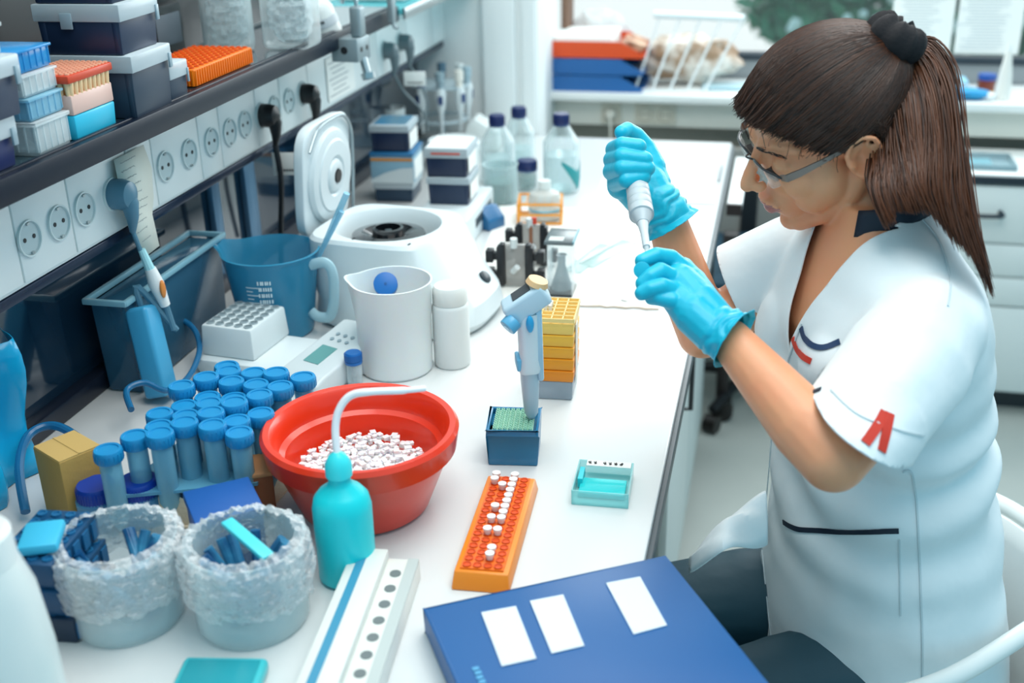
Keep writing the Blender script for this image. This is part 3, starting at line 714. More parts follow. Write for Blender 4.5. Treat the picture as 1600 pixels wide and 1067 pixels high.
MB().box((0, 0, .03), (.03, .05, .06)).build('box_body', mat('orange_brown', '#9A5630', .6), t, bevel=.003)
MB().box((0, 0, .061), (.032, .052, .006)).build('lid', mat('tan_lid', '#C98E5E', .6), t, bevel=.002)
# blue box behind the beakers
P = on(330, 912, BZ)
t = thing('blue_box', 'flat-topped deep blue box behind the two film-wrapped beakers', 'box', (P.x, P.y+.05, BZ), math.radians(38))
MB().box((0, 0, .035), (.072, .072, .07)).build('body', mat('box_blue', '#0F4C94', .5), t, bevel=.002)
MB().box((0, 0, .073), (.076, .076, .012)).build('lid', mat('box_blue_lid', '#1A5AA6', .5), t, bevel=.002)

# --- silicone tubing loops
TUB = clear('blue_tubing', '#1E6E9E', .75, .95, .25)
def loop(pts, r, label, name='tubing'):
    t = thing(name, label, 'tubing', (0, 0, 0)); MB().tube(spline([at(*p) for p in pts], 8), r, 10).build('hose', TUB, t)
loop([(40, 800, 1.38), (30, 730, 1.42), (45, 680, 1.48), (85, 665, 1.5), (130, 690, 1.48), (170, 735, 1.42)], .0058, 'blue tubing looped over the cardboard box')
loop([(205, 640, 1.56), (198, 610, 1.60), (225, 598, 1.62), (262, 610, 1.64), (295, 588, 1.70), (312, 545, 1.76), (300, 510, 1.8), (268, 500, 1.82), (250, 540, 1.80)], .0045, 'thin blue tubing looping behind the tubes by the power strip')

# --- light blue power strip hanging from the cord
A = at(220, 478, 1.66); B = at(254, 618, 1.68)
t = thing('power_strip', 'light blue power strip hanging upright from the grey-blue cord', 'power strip', B)
mb = MB(); dv = A-B; x, y_, d_ = frame_to(dv); L = dv.length
Mx = Matrix((( *x, 0), (*y_, 0), (*d_, 0), (0, 0, 0, 1))).transposed()
MB().box((0, 0, L/2), (.040, .036, L), M=Mx).build('strip_body', mat('strip_blue', '#3F9CC6', .35), t, bevel=.006, seg=3)
MB().tube(spline([(dv), dv+Vector((.0, .0, .03)), Vector((-.848, 1.405, .99))-B+Vector((0, 0, .0))], 5), .005, 8).build('cord', PG, t)
c = MB()
# --- bright blue translucent sheet at the far left
Ps = onx(20, 600, -.90); t = thing('plastic_sleeve', 'bright blue translucent plastic sleeve standing at the left edge against the splashback', 'sleeve', (-.925, 1.10, BZ+.001), .1)
crn = MB(); vs = []; fs = []
for i in range(9):
    for k in range(13): yy = -.09+.17*k/12; vs.append((.014*math.sin(k*.9)+.010*math.sin(i*.8+k*.3), yy*(1-.03*i), .19*i/8))
for i in range(8):
    for k in range(12): fs.append((i*13+k, i*13+k+1, (i+1)*13+k+1, (i+1)*13+k))
crn.add(vs, fs); solid(crn.build('sleeve_film', clear('sleeve_blue', '#19B4E6', .75, .95, .2), t), .0012)
# --- clear blue-grey tub behind the jug
P0 = onx(232, 520, -.86); P1 = onx(372, 395, -.86)
rz0 = onx(226, 480, -.86); rz1 = onx(374, 366, -.86); print('tub', P0, P1, rz0, rz1)
t = thing('plastic_tub', 'translucent blue-grey tub standing against the splashback behind the measuring jug', 'tub', (-.922, (rz0.y+rz1.y)/2, BZ))
hh = (rz0.z+rz1.z)/2-BZ; ll = (rz1.y-rz0.y)
tm = clear('smoke_blue_tub', '#33647F', .62, .9, .12)
MB().box((0.0, 0, hh*.49), (.06, ll*.97, hh*.97), taper=.95).build('body', tm, t, bevel=.006)
c = MB()
for (xx, yy, ww, dd_) in ((.032, 0, .008, ll*1.02), (-.032, 0, .008, ll*1.02), (0, ll*.505, .07, .008), (0, -ll*.505, .07, .008)): c.box((xx, yy, hh), (ww, dd_, .009))
c.build('rim', clear('tub_rim', '#8FC0D0', .7, .95, .12), t, bevel=.002)

# --- heat block
a, w_, rz = corners((356, 568), (429, 590))
t = thing('heating_block', 'white heating block with a grid of round wells on its raised part', 'heater', on(405, 566, BZ), math.radians(-6))
HB = mat('instrument_white', '#DDE5E6', .35)
MB().box((.008, -.0, .012), (.165, .125, .024), taper=.97).build('base', HB, t, bevel=.004)
MB().box((-.025, .01, .049), (.088, .105, .050), taper=1.06).build('well_block', HB, t, bevel=.004)
c = MB()
for i in range(5):
    for j in range(6): c.lathe([(.0058, .0755), (.0070, .0755), (.0070, .0742), (.005, .0742)], 14, (-.058+.0165*i, -.031+.0165*j, 0))
c.build('well_rims', mat('well_grey', '#AAB8BC', .4), t)
for i in range(5):
    for j in range(6): MB().cyl((-.058+.0165*i, -.031+.0165*j, .0738), (-.058+.0165*i, -.031+.0165*j, .0746), .0048, n=12).build('well', mat('well_dark', '#7C8C92', .6), t)
# --- slanted instrument with display
P = on(531, 580, BZ)
t = thing('control_unit', 'slanted white control unit with small green display beside the heating block', 'instrument', P, math.radians(-22))
prof = [(-.095, 0), (.085, 0), (.085, .046), (.06, .058), (-.075, .030), (-.095, .022)]
Mx = Matrix(((0, 0, 1, 0), (1, 0, 0, 0), (0, 1, 0, 0), (0, 0, 0, 1)))
MB().prism(prof, -.042, .042, Mx).build('case', HB, t, bevel=.005, seg=3)
def on_slope(y, z0=.0005): return .030+(y+.075)/(.135)*.028+z0
sl = math.degrees(math.atan2(.028, .135))
MB().box((0, 0, 0), (.030, .045, .0012), M=TR(-.006, -.032, on_slope(-.032)) @ ROT('X', sl)).build('display', mat('lcd_green', '#6FA8A6', .25), t)
for i in range(3):
    for j in range(2):
        MB().cyl((0, 0, 0), (0, 0, .0012), .0035, n=12).build('button', mat('button_grey', '#9DB0B8', .4), t).matrix_local = TR(-.018+.015*i, .008+.014*j, on_slope(.008+.014*j)) @ ROT('X', sl)
MB().box((0, 0, 0), (.017, .014, .0014), M=TR(.026, .042, on_slope(.042)) @ ROT('X', sl)).build('brand_square', mat('navy_square', '#15224F', .3), t)
cap_bottle(cyl_base(556, 607, .0115), .0115, .052, .013, .013, 'small clear vial with blue cap in front of the control unit', capm=BLUE, body=CPLAST, name='small_vial', cat='vial', shoulder=.85)

# --- measuring jug
P = cyl_base(456, 530, .060)+Vector((-.012, -.02, 0)); hj = zup(P, 442, 388)-BZ; print('jug', P, hj)
t = thing('measuring_jug', 'translucent blue measuring jug with spout, handle and white scale', 'jug', P)
JM = clear('jug_blue', '#3FA0C4', .5, .92, .18); sp_ang = math.radians(175)
MB().lathe([(0, 0), (.056, 0), (.060, .005), (.0765, hj-.012), (.079, hj-.002), (.081, hj), (.078, hj+.001), (.0745, hj-.012), (.058, .008), (0, .005)], 64, lip=lip_spout(.078, hj-.045, .55, sp_ang)).build('jug_body', JM, t)
MB().tube(spline([(.074, -.012, hj-.018), (.100, -.014, hj-.012), (.112, -.015, hj-.03), (.110, -.015, hj-.075), (.100, -.014, hj-.105), (.078, -.012, hj-.108), (.066, -.01, hj-.10)], 8), .0068, 10, flat=1.3).build('handle', clear('handle_frost', '#B9DCE6', .72, .95, .3), t)
c = MB()
for k in range(11):
    z_ = .035+k*(hj-.075)/10; r = .0605+(.0765-.06)*z_/(hj-.012)
    for q in range(8 if k % 2 == 0 else 4):
        aa = math.radians(-100+q*2.2); c.box((r*math.cos(aa), r*math.sin(aa), z_), (.0025, .0006, .0011), aa+PI/2)
c.build('scale_marks', mat('scale_white', '#E2EEF0', .6), t)
c = MB(); rr = random.Random(8)
for k in range(5):
    z_ = hj*.78-k*.011
    for q in range(6):
        aa = math.radians(-84+q*3+rr.random()); r = .0607+(.0765-.06)*z_/(hj-.012); c.box((r*math.cos(aa), r*math.sin(aa), z_), (.0022, .0006, .006), aa+PI/2)
c.build('scale_numbers', mat('scale_white', '#E2EEF0', .6), t)
pg = thing('glass_pipette', 'thin glass pipettes standing in the blue measuring jug', 'pipette', P)
a_ = at(542, 302, 1.79)-P; b_ = at(468, 470, 1.90)-P
MB().cyl(a_, a_.lerp(b_, .25), .0052, .0052, 12).cyl(a_.lerp(b_, .25), b_, .0052, .002, 12).build('pipette_glass', clear('blueish_glass', '#A8DDF0', .35, .9, .05), pg)
a_ = at(534, 330, 1.80)-P; b_ = at(458, 480, 1.92)-P
pg2 = thing('glass_pipette', 'second shorter glass pipette leaning beside the first in the jug', 'pipette', P)
MB().cyl(a_, b_, .0045, .002, 12).build('pipette_glass', clear('blueish_glass', '', 0), pg2)

# --- centrifuge with open lid
CEN = mat('centrifuge_white', '#DCE4E6', .32)
ZT = BZ+.155; O = on(606, 350, ZT); ct_ = thing('centrifuge', 'white benchtop centrifuge with its round lid standing open', 'centrifuge', (O.x, O.y, BZ), math.radians(-7)); print('centrifuge', O)
hT = ZT-BZ
def rrect(hx, hy, r, n=6, sh=(0, 0)):
    out = []
    for (sx, sy, a0) in ((1, 1, 0), (-1, 1, 90), (-1, -1, 180), (1, -1, 270)):
        for k in range(n+1):
            a = math.radians(a0+90*k/n); out.append((sx*(hx-r)+r*math.cos(a)+sh[0], sy*(hy-r)+r*math.sin(a)+sh[1]))
    return out
def ringloft(mb, rings, cap0=True, cap1=True):
    n = len(rings[0][0]); vs = [(x, y, z) for pl_, z in rings for x, y in pl_]; fs = []
    for i in range(len(rings)-1):
        for k in range(n): fs.append((i*n+k, i*n+(k+1) % n, (i+1)*n+(k+1) % n, (i+1)*n+k))
    if cap0: fs.append(tuple(range(n-1, -1, -1)))
    if cap1: fs.append(tuple(range((len(rings)-1)*n, len(rings)*n)))
    return mb.add(vs, fs)
def rrect_u(hx, hy, r, sh=(0, 0), n=72, e=5.0):
    out = []
    for k in range(n):
        a = 2*PI*k/n; c, s_ = abs(math.cos(a)), abs(math.sin(a)); q = ((c/hx)**e+(s_/hy)**e)**(-1/e); out.append((q*math.cos(a)+sh[0], q*math.sin(a)+sh[1]))
    return out
_rr = rrect; rrect = rrect_u
mb = MB()
ringloft(mb, [(rrect(.148, .118, .06, sh=(.034, -.002), e=3), .004), (rrect(.155, .123, .065, sh=(.036, -.002), e=3), .018), (rrect(.150, .121, .065, sh=(.034, -.002), e=3), .046), (rrect(.134, .117, .04, sh=(.018, 0), e=4), .075), (rrect(.112, .108, .03), hT-.006), (rrect(.107, .103, .028), hT)], cap1=False)
# top face with round bowl opening
n = 28; outer = rrect(.107, .103, .028); rb_ = .092; vs = [(x, y, hT) for x, y in outer]
m_ = len(outer)
for k, (x, y) in enumerate(outer):
    a = math.atan2(y, x); vs.append((rb_*math.cos(a), rb_*math.sin(a), hT))
for k, (x, y) in enumerate(outer): a = math.atan2(y, x); vs.append((rb_*.93*math.cos(a), rb_*.93*math.sin(a), hT-.012))
for k, (x, y) in enumerate(outer): a = math.atan2(y, x); vs.append((rb_*.9*math.cos(a), rb_*.9*math.sin(a), hT-.05))
fs = [(q*m_+k, q*m_+(k+1) % m_, (q+1)*m_+(k+1) % m_, (q+1)*m_+k) for q in range(3) for k in range(m_)]; fs.append(tuple(range(3*m_, 4*m_)))
mb.add(vs, fs); mb.build('housing', CEN, ct_, ang=30)
rot_ = MB().lathe([(0, hT-.04), (.064, hT-.04), (.068, hT-.030), (.062, hT-.016), (.044, hT-.012), (.028, hT-.020), (.026, hT-.006), (.0215, hT-.005), (.021, hT-.018), (0, hT-.018)], 48).build('rotor', mat('rotor_black', '#14161A', .15, coat=.6), ct_)
MB().lathe([(.006, hT-.018), (.006, hT-.010), (0, hT-.009)], 16).build('rotor_screw', DSTEEL, rot_)
Mc = (Matrix.Translation((O.x, O.y, BZ)) @ Matrix.Rotation(math.radians(-7), 4, 'Z')).inverted()
K = Mc @ onx(749, 440, -.475); K2 = Mc @ onx(753, 471, -.462); up_ = (K-K2).normalized(); print('knob', K, K2)
nrm = Vector((.80, -.25, .5)).normalized(); sx_ = up_.cross(nrm).normalized(); nrm = sx_.cross(up_)
Mk = Matrix(((sx_.x, up_.x, nrm.x, K.x), (sx_.y, up_.y, nrm.y, K.y), (sx_.z, up_.z, nrm.z, K.z), (0, 0, 0, 1)))
MB().box((0, -.016, -.010), (.050, .075, .020), M=Mk).build('control_panel', mat('panel_grey_blue', '#BFD0D6', .35), ct_, bevel=.006, seg=3)
o = MB().cyl((0, 0, 0), (0, 0, .018), .0125, .0115, 24).build('speed_knob', mat('knob_dark', '#1C2B33', .3), ct_, bevel=.001); o.data.transform(Mk)
o = MB().cyl((0, -.036, 0), (0, -.036, .0015), .007, n=16).build('start_button', mat('button_blue', '#5E93B0', .3), ct_); o.data.transform(Mk)
for s in (-.05, .05): MB().box((s+.03, -.088, hT+.0005), (.003, .007, .0015)).build('lid_slot', BLACK, ct_)
# lid standing vertical on the left, hinge at the back-left
C0 = at(508, 272, 1.98); Lc = Matrix.Rotation(-math.radians(-7), 3, 'Z') @ (C0-Vector((O.x, O.y, BZ))); print('lid c', C0, Lc)
Ml = TR(*Lc) @ ROT('Z', 4) @ ROT('Y', 90+4)          # local z of the disc points to the bench front/right
lid = MB()
ringloft(lid, [(rrect(.090, .088, .05), -.016), (rrect(.097, .095, .055), -.012), (rrect(.099, .097, .057), .004), (rrect(.094, .092, .053), .006)])
o = lid.build('lid', CEN, ct_, bevel=.001); o.data.transform(Ml)
o2 = MB().lathe([(.083, 0), (.083, .006), (.078, .012), (.070, .014), (.064, .0145), (.061, .017), (.036, .018), (.032, .014), (.030, .014), (.027, .019), (.020, .022), (.013, .021), (.012, .012), (0, .012)], 64).build('inner_disc', mat('disc_white', '#D5DDDF', .3), o); o2.data.transform(Ml @ TR(0, 0, .003))
o3 = MB().lathe([(.0115, .02), (.0115, .0235), (0, .0235)], 24).build('centre_hole', BLACK, o); o3.data.transform(Ml @ TR(0, 0, .003)); rrect = _rr
o4 = MB().tube(spline([(-.06, -.085, .012), (-.092, -.05, .012), (-.098, .0, .012), (-.094, .05, .012), (-.065, .088, .01), (-.02, .097, .01), (.05, .098, .01), (.10, .095, .01)], 6), .003, 8).build('gasket', mat('gasket_steel', '#9BA8AD', .3, .6), o); o4.data.transform(Ml)
MB().box((-.108, .045, .10), (.014, .03, .10)).build('lid_arm', mat('arm_grey', '#B7C2C6', .35), ct_, bevel=.003)

# --- white beaker with blue cap inside, white bottle
P = cyl_base(622, 598, .055); h = zup(P, 614, 437)-BZ; print('wb', P, h)
t = thing('plastic_beaker', 'tall white plastic beaker with a spout in front of the centrifuge', 'beaker', P)
MB().lathe([(0, 0), (.053, 0), (.056, .004), (.0575, h*.62), (.0585, h*.63), (.060, h-.004), (.062, h), (.059, h), (.056, h*.63), (.054, .006), (0, .004)], 64, lip=lip_spout(.06, h-.03, .35, math.radians(185))).build('beaker_wall', mat('milk_white', '#E8EDED', .4, sss=.2), t)
c_ = at(593, 441, (P-Vector(CAM)).dot(Vector(CF))-.10)-P; c_ = Vector((-.022, -.034, h-.028))
t2 = thing('loose_cap', 'round blue cap lying inside the white beaker rim', 'cap', P+Vector((-.020, .030, h-.022)))
MB().cyl((0, 0, 0), (.004, -.012, .008), .0185, .0185, 36).build('cap_body', BLUE, t2, bevel=.001)
MB().cyl((.004, -.012, .008), (.0043, -.0129, .0086), .002, n=12).build('centre_mark', mat('cap_mark', '#0E5596', .4), t2)
P = cyl_base(708, 579, .0275); h = zup(P, 706, 445)-BZ
t = thing('plastic_bottle', 'slim white plastic bottle between the white beaker and the centrifuge knob', 'bottle', P)
MB().lathe([(0, 0), (.026, 0), (.0285, .004), (.0285, h*.74), (.027, h*.78), (.0255, h*.79), (.0255, h*.80), (0, h*.80)], 44).build('bottle_body', mat('milk_white2', '#E6E9E7', .4), t)
MB().lathe([(.0262, h*.79), (.027, h*.80), (.0265, h-.006), (.023, h), (.008, h), (.006, h-.001), (0, h-.001)], 40).build('cap', mat('ivory_cap', '#E9E9E4', .4), t)

# --- boxes behind the centrifuge
g = 'reagent boxes behind the centrifuge'
def label_side(t, w, d, z0, z1, m=PAPER):
    MB().box((w*.505, 0, (z0+z1)/2), (.0015, d*.8, (z1-z0))).build('side_label', m, t)
a, w_, rz = corners((584, 314), (642, 318))
B1c = (a.x, a.y+.05, BZ)
storage_box(B1c, .10, .088, .10, .045, 'bottom dark box of the far stack behind the open centrifuge lid', mat('teal_navy', '#123148', .35), lid_h=.014, latch=False, group=g)
t = thing('reagent_box', 'pale box with wave print and orange stripe, middle of the far stack', 'box', (B1c[0], B1c[1], BZ+.0455), .10, g); wv = .098
MB().box((0, 0, .031), (wv, .105, .062)).build('carton', mat('pale_blue_carton', '#7FA5B8', .5), t, bevel=.002)
MB().prism([(-wv/2, 0), (wv/2, 0), (wv/2, .036), (wv*.2, .034), (-wv*.15, .024), (-wv/2, .008)], 0, .0012, TR(0, -.0528, 0) @ ROT('X', 90)).build('wave_print', mat('pale_print', '#C6D0D2', .5), t)
MB().box((0, -.053, .054), (wv*.97, .0012, .006)).build('orange_stripe', mat('orange_stripe', '#C9822A', .5), t)
MB().box((0, 0, .066), (wv*1.03, .11, .008)).build('blue_lid', mat('lid_blue2', '#2C6E9C', .3), t, bevel=.002); label_side(t, wv, .105, .006, .05)
t = storage_box((B1c[0]-.002, B1c[1], BZ+.116), .10, .085, .10, .060, 'top navy box with a glossy lid on the far stack', mat('ink_navy', '#0F2240', .35), lid_h=.016, latch=False, group=g); label_side(t, .086, .1, .004, .04)
MB().box((0, 0, .0606), (.075, .085, .0012)).build('lid_picture', mat('lid_picture', '#6F8A94', .3, var=(30, '#2F7FA8', .2)), t)
# white power supply with two boxes on it
P = on(716, 396, BZ)
t = thing('power_supply', 'white power supply box behind the centrifuge carrying two dark boxes', 'instrument', (P.x-.045, P.y+.14, BZ), math.radians(2)); psh = .062
MB().box((0, 0, psh/2), (.115, .25, psh)).build('case', CEN, t, bevel=.005)
for k in range(2): MB().cyl((.02-.03*k, -.105, psh), (.02-.03*k, -.105, psh+.003), .008, .007, 16).build('button', mat('button_blue', '', 0), t)
MB().box((.0578, .02, psh*.55), (.0012, .15, .018)).build('side_slot', mat('slot_dark', '#2A3A42', .5), t)
px_, py_ = P.x-.052, P.y+.165
t = storage_box((px_, py_, BZ+psh), .06, .085, .10, .058, 'lower navy box with white label on the power supply', NAVY, lid_h=.014, latch=False, group=g); label_side(t, .088, .1, .01, .042)
t = storage_box((px_-.002, py_, BZ+psh+.0585), .06, .085, .10, .060, 'upper navy box with white lid on the power supply', mat('ink_navy', '', 0), lid_h=.02, latch=False, group=g); label_side(t, .088, .1, .008, .04)
MB().box((0, 0, .0605), (.082, .096, .0015)).build('lid_label', mat('bright_paper', '#F1F1EE', .6), t)
MB().box((0, -.0535, .05), (.06, .0012, .004)).build('red_text', mat('red_text', '#C04A38', .6), t)
t = thing('blue_holder', 'small blue plastic holder on the bench right of the power supply', 'holder', on(762, 362, BZ)+Vector((0, .03, 0)), math.radians(-30))
MB().prism([(-.018, 0), (.018, 0), (.018, .022), (-.006, .045), (-.018, .045)], -.025, .025, ROT('X', 90)).build('holder_body', mat('holder_blue', '#1D6290', .35), t, bevel=.003)
# --- round tub, wedge, pipette stand, cup
P = cyl_base(712, 268, .062); h = zup(P, 712, 218)-BZ
t = thing('round_tub', 'round white plastic tub with a lid and small red label beside the far bottles', 'tub', P)
MB().lathe([(0, 0), (.058, 0), (.062, .004), (.064, h-.022), (0, h-.022)], 48).build('tub_body', mat('tub_white', '#DDE3E2', .4), t)
MB().lathe([(.064, h-.024), (.0675, h-.022), (.068, h-.004), (.065, h), (.060, h-.004), (0, h-.004)], 56).build('lid', mat('tub_lid', '#E6EBEA', .4), t)
MB().box((0, 0, 0), (.014, .001, .007), M=TR(-.012, -.0665, h-.035)).build('red_label', mat('red_label', '#D9532C', .6), t)
t = thing('foam_wedge', 'white wedge-shaped foam pack between the round tub and the bottles', 'pack', on(748, 235, BZ)+Vector((0, .03, 0)), .1)
MB().prism([(-.05, 0), (.05, 0), (.05, .05), (-.01, .085), (-.03, .07)], -.04, .04, ROT('X', 90)).build('wedge_body', mat('wedge_white', '#DDE2E0', .6), t, bevel=.004)
P = on(690, 212, BZ); P = Vector((P.x+.0, 2.90, BZ)); P.x = ony(690, 180, 2.90).x
t = thing('pipette_stand', 'clear round pipette stand at the far end of the bench', 'stand', P)
hs = zup(P, 690, 130)-BZ; print('stand', P, hs)
MB().lathe([(0, 0), (.075, 0), (.075, .006), (.012, .012), (.007, .016), (.007, hs-.005), (0, hs-.005)], 40).build('base_and_pole', mat('stand_grey', '#8FA1AA', .3), t)
MB().lathe([(0, hs-.006), (.075, hs-.006), (.078, hs-.004), (.078, hs), (0, hs)], 48).build('top_disc', clear('stand_clear', '#CFE0E6', .5, .9, .1), t)
MB().lathe([(.055, hs*.42), (.072, hs*.42), (.072, hs*.45), (.055, hs*.45)], 48).build('middle_ring', clear('stand_clear', '', 0), t)
pg_ = 'pipettes hanging on the round stand'
capcols = [('#1B3F86', 'dark blue'), ('#8FA3AB', 'grey'), ('#E7E2D8', 'ivory'), ('#9CB3BC', 'pale grey'), ('#D9DEDC', 'white'), ('#5F7C8E', 'blue-grey')]
for k, (cc, cn) in enumerate(capcols):
    a = math.radians(-118+k*44); tx, ty = P.x+.071*math.cos(a), P.y+.071*math.sin(a)
    q = thing('pipette', '%s-topped pipette hanging on the far round stand' % cn, 'pipette', (tx, ty, BZ+.045), a, pg_)
    MB().lathe([(0, 0), (.0035, .0), (.006, .05), (.0125, .075), (.0145, .10), (.0145, hs-.055), (.012, hs-.045), (0, hs-.045)], 20).build('pipette_body', mat('pipette_white', '#D5DBDC', .35), q)
    MB().lathe([(.009, hs-.046), (.009, hs-.03), (.012, hs-.028), (.012, hs-.004), (0, hs-.002)], 18).build('plunger', mat('plunger_'+cn.replace(' ', '_'), cc, .35), q)
    MB().box((.0148, 0, hs*.55), (.002, .012, .022)).build('side_label', mat('label_navy', '#27406E', .4), q)
P = ony(616, 200, 2.78); P = Vector((P.x, 2.78, BZ)); zc = ony(616, 168, 2.78).z
t = thing('white_cup', 'white tapered cup with cords hanging into it before the pipette stand', 'cup', P); h = zc-BZ; print('cup', P, h)
MB().lathe([(0, 0), (.022, 0), (.024, .003), (.031, h), (.0295, h), (.022, .004), (0, .004)], 36).build('cup_wall', mat('cup_white', '#D2D8D8', .5), t)
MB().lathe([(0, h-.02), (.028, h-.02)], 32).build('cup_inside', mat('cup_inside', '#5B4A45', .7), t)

# --- bottles at the far end
water = clear('water', '#DDF0F2', .12, .7, .03)
def far_bottle(pxc, pyb, r, capx, captop, label, capr=.0185, caph=.022, **k):
    P = cyl_base(pxc, pyb, r); h = zup(P, capx, captop)-BZ-.004; return cap_bottle(P, r, h, capr, caph, label, **k), P, h
(tb1, P, h) = far_bottle(877, 306, .042, 875, 178, 'clear glass bottle with dark blue cap and a teal patch, right of the others', liquid=water, lvl=.5, name='glass_bottle', shoulder=.66)
b = MB(); n = 20; vs = []; fs = []
for i in range(7):
    for k in range(n):
        a = math.radians(-78+k*6); e = 1-abs(k-n/2)/(n/2); zz = h*.46-.03*e-(.034*e+.008)*(i/6); vs.append((.0430*math.cos(a), .0430*math.sin(a), zz))
for i in range(6):
    for k in range(n-1): fs.append((i*n+k, i*n+k+1, (i+1)*n+k+1, (i+1)*n+k))
b.add(vs, fs); solid(b.build('teal_patch', mat('teal_patch', '#1E8E92', .5), tb1), .001)
far_bottle(779, 292, .041, 777, 180, 'clear glass bottle with dark blue cap, nearest of the pair behind the water beaker', liquid=water, lvl=.4, name='glass_bottle', shoulder=.64)
far_bottle(812, 262, .039, 798, 168, 'clear glass bottle with dark blue cap, farther of the pair', liquid=water, lvl=.3, name='glass_bottle', shoulder=.6)
P = cyl_base(783, 322, .0385); h = zup(P, 783, 256)-BZ
t = thing('glass_beaker', 'short glass beaker of water in front of the far bottles', 'beaker', P)
MB().lathe([(0, 0), (.036, 0), (.0385, .003), (.0385, h-.004), (.041, h), (.0385, h), (.037, h-.006), (.0365, .005), (0, .004)], 44).build('beaker_wall', clear('clear_glass2', '#DCEBEC', .15, .9, .04), t)
MB().lathe([(0, .005), (.0365, .005), (.0365, h*.55), (0, h*.55)], 40).build('water', clear('water_dark', '#9FBDBB', .35, .7, .03), t)
far_bottle(824, 300, .023, 824, 250, 'small bottle with dark blue cap beside the short water beaker', capr=.0235, caph=.02, liquid=clear('water_dark', '', 0), lvl=.5, name='small_bottle', shoulder=.6, neck=.019)
# orange rack and squat bottle in it
a, w_, rz = corners((805, 352), (872, 352))
t = thing('wire_rack', 'small orange plastic rack holding the squat translucent bottle', 'rack', (a.x, a.y+.04, BZ), rz); OR = mat('orange_wire', '#E8961E', .4); W2 = w_/2; hh = .045
mb = MB()
for sx in (-1, 1):
    for sy in (-1, 1): mb.box((sx*W2, sy*.04, hh/2), (.005, .005, hh))
for z_ in (.004, hh*.5, hh):
    for s in (-1, 1): mb.box((0, s*.04, z_), (w_, .004, .004)).box((s*W2, 0, z_), (.004, .08, .004))
for k in range(4): mb.box((-W2+w_*(k+1)/5, 0, hh), (.0025, .08, .003))
mb.build('rack_frame', OR, t)
P = Vector((a.x+.010, a.y+.038, BZ)); h = zup(P, 843, 282)-BZ
t = thing('squat_bottle', 'translucent square-shouldered bottle standing in the orange rack', 'bottle', P)
SQ = clear('milky_bottle', '#DDE0DC', .55, .9, .3)
MB().lathe([(0, .006), (.031, .006), (.034, .010), (.034, h*.62), (.030, h*.70), (.014, h*.78), (.012, h*.8), (.012, h*.86), (0, h*.86)], 40).build('bottle_body', SQ, t)
MB().lathe([(.012, h*.8), (.0135, h*.81), (.0135, h), (0, h)], 28).build('cap', mat('milky_cap', '#DADFDC', .4), t)
MB().lathe([(.0343, h*.28), (.0346, h*.29), (.0346, h*.33), (.0343, h*.34)], 40).build('blue_liquid_line', mat('blue_line', '#7FC0D8', .4), t)

# --- gel casting clamps
def gel_clamp(px, py, toppx, rz, label, s=1.0, red=False):
    P = on(px, py, BZ); h = (zup(P, px, toppx)-BZ); t = thing('gel_clamp', label, 'clamp', P+Vector((0, .012, 0)), math.radians(rz), 'gel casting clamps'); print('clamp', P, h)
    MB().box((0, .012, .004), (.060*s, .03, .008)).build('base', mat('clamp_foot', '#C9CCCA', .4), t, bevel=.002)
    MB().box((0, 0, h*.5), (.036*s, .010, h*.92)).build('gel_plate', clear('smoky_plate', '#B5B2AE', .55, .9, .1), t, bevel=.001)
    for sx in (-1, 1):
        b = MB().box((sx*.026*s, 0, h*.49), (.015*s, .022, h*.86)).box((sx*.024*s, 0, h*.93), (.010*s, .018, .008)).build('side_bar', BLACK, t, bevel=.002)
        for zz in (.28, .70):
            MB().box((sx*.040*s, 0, h*zz), (.016*s, .014, .014)).box((sx*.0465*s, 0, h*zz), (.014*s, .021, .023)).build('clamp_knob', BLACK, b, bevel=.0015)
    MB().cyl((-.002, -.002, h*.9), (-.002, -.004, h*1.10), .007, .0065, 14).build('plate_peg', mat('peg_clear', '#D5D9D8', .3), t)
    MB().cyl((-.004, -.008, h*.38), (.006, -.016, h*.52), .0055, n=12).build('plate_dowel', mat('peg_clear', '', 0), t)
    if red:
        MB().box((.0, -.007, h*.55), (.006, .004, h*.8)).build('brown_spacer', mat('brown_spacer', '#8E5A3E', .5), t)
        MB().box((.006, -.004, h*1.05), (.010, .006, .012)).build('red_tab', mat('red_tab', '#D2432A', .4), t)
gel_clamp(804, 452, 382, 4, 'nearer black gel casting clamp with pale plate and side knobs', 1.0)
gel_clamp(829, 420, 350, 4, 'farther black gel casting clamp with a brown strip and red tab', .92, True)
a, w_, rz = corners((854, 463), (886, 466)); hA = zup(a, 870, 380)-BZ; print('acryl', a, w_, hA)
t = thing('acrylic_box', 'tall clear acrylic box with dark sloping lid right of the black clamps', 'box', (a.x+.004, a.y+.03, BZ), math.radians(2))
MB().box((0, 0, hA*.5), (.044, .064, hA*.98)).build('clear_walls', clear('acrylic', '#E6EEF0', .12, .8, .05), t, bevel=.0015)
MB().box((0, 0, .004), (.044, .064, .006)).build('dark_base', mat('dark_base', '#2F3638', .4), t, bevel=.001)
MB().box((0, .0, hA+.002), (.052, .078, .006), M=ROT('X', 0)).build('lid', mat('smoke_lid', '#5B6669', .25), t, bevel=.001)
MB().box((-.006, -.022, hA+.0056), (.026, .022, .0008)).build('lid_label', mat('label_light', '#C9CFCC', .6), t)
MB().box((.0255, 0, hA+.0045), (.003, .078, .004)).build('lid_edge', mat('teal_edge', '#3C8898', .3), t)
t2 = thing('small_flask', 'small clear flask inside the tall acrylic box', 'flask', (a.x+.004, a.y+.026, BZ+.008))
MB().lathe([(0, 0), (.019, 0), (.019, .004), (.007, .045), (.007, .062), (.0095, .064), (.0085, .064), (0, .06)], 28).build('flask_wall', clear('grey_glass', '#9FB0B6', .45, .9, .05), t2)
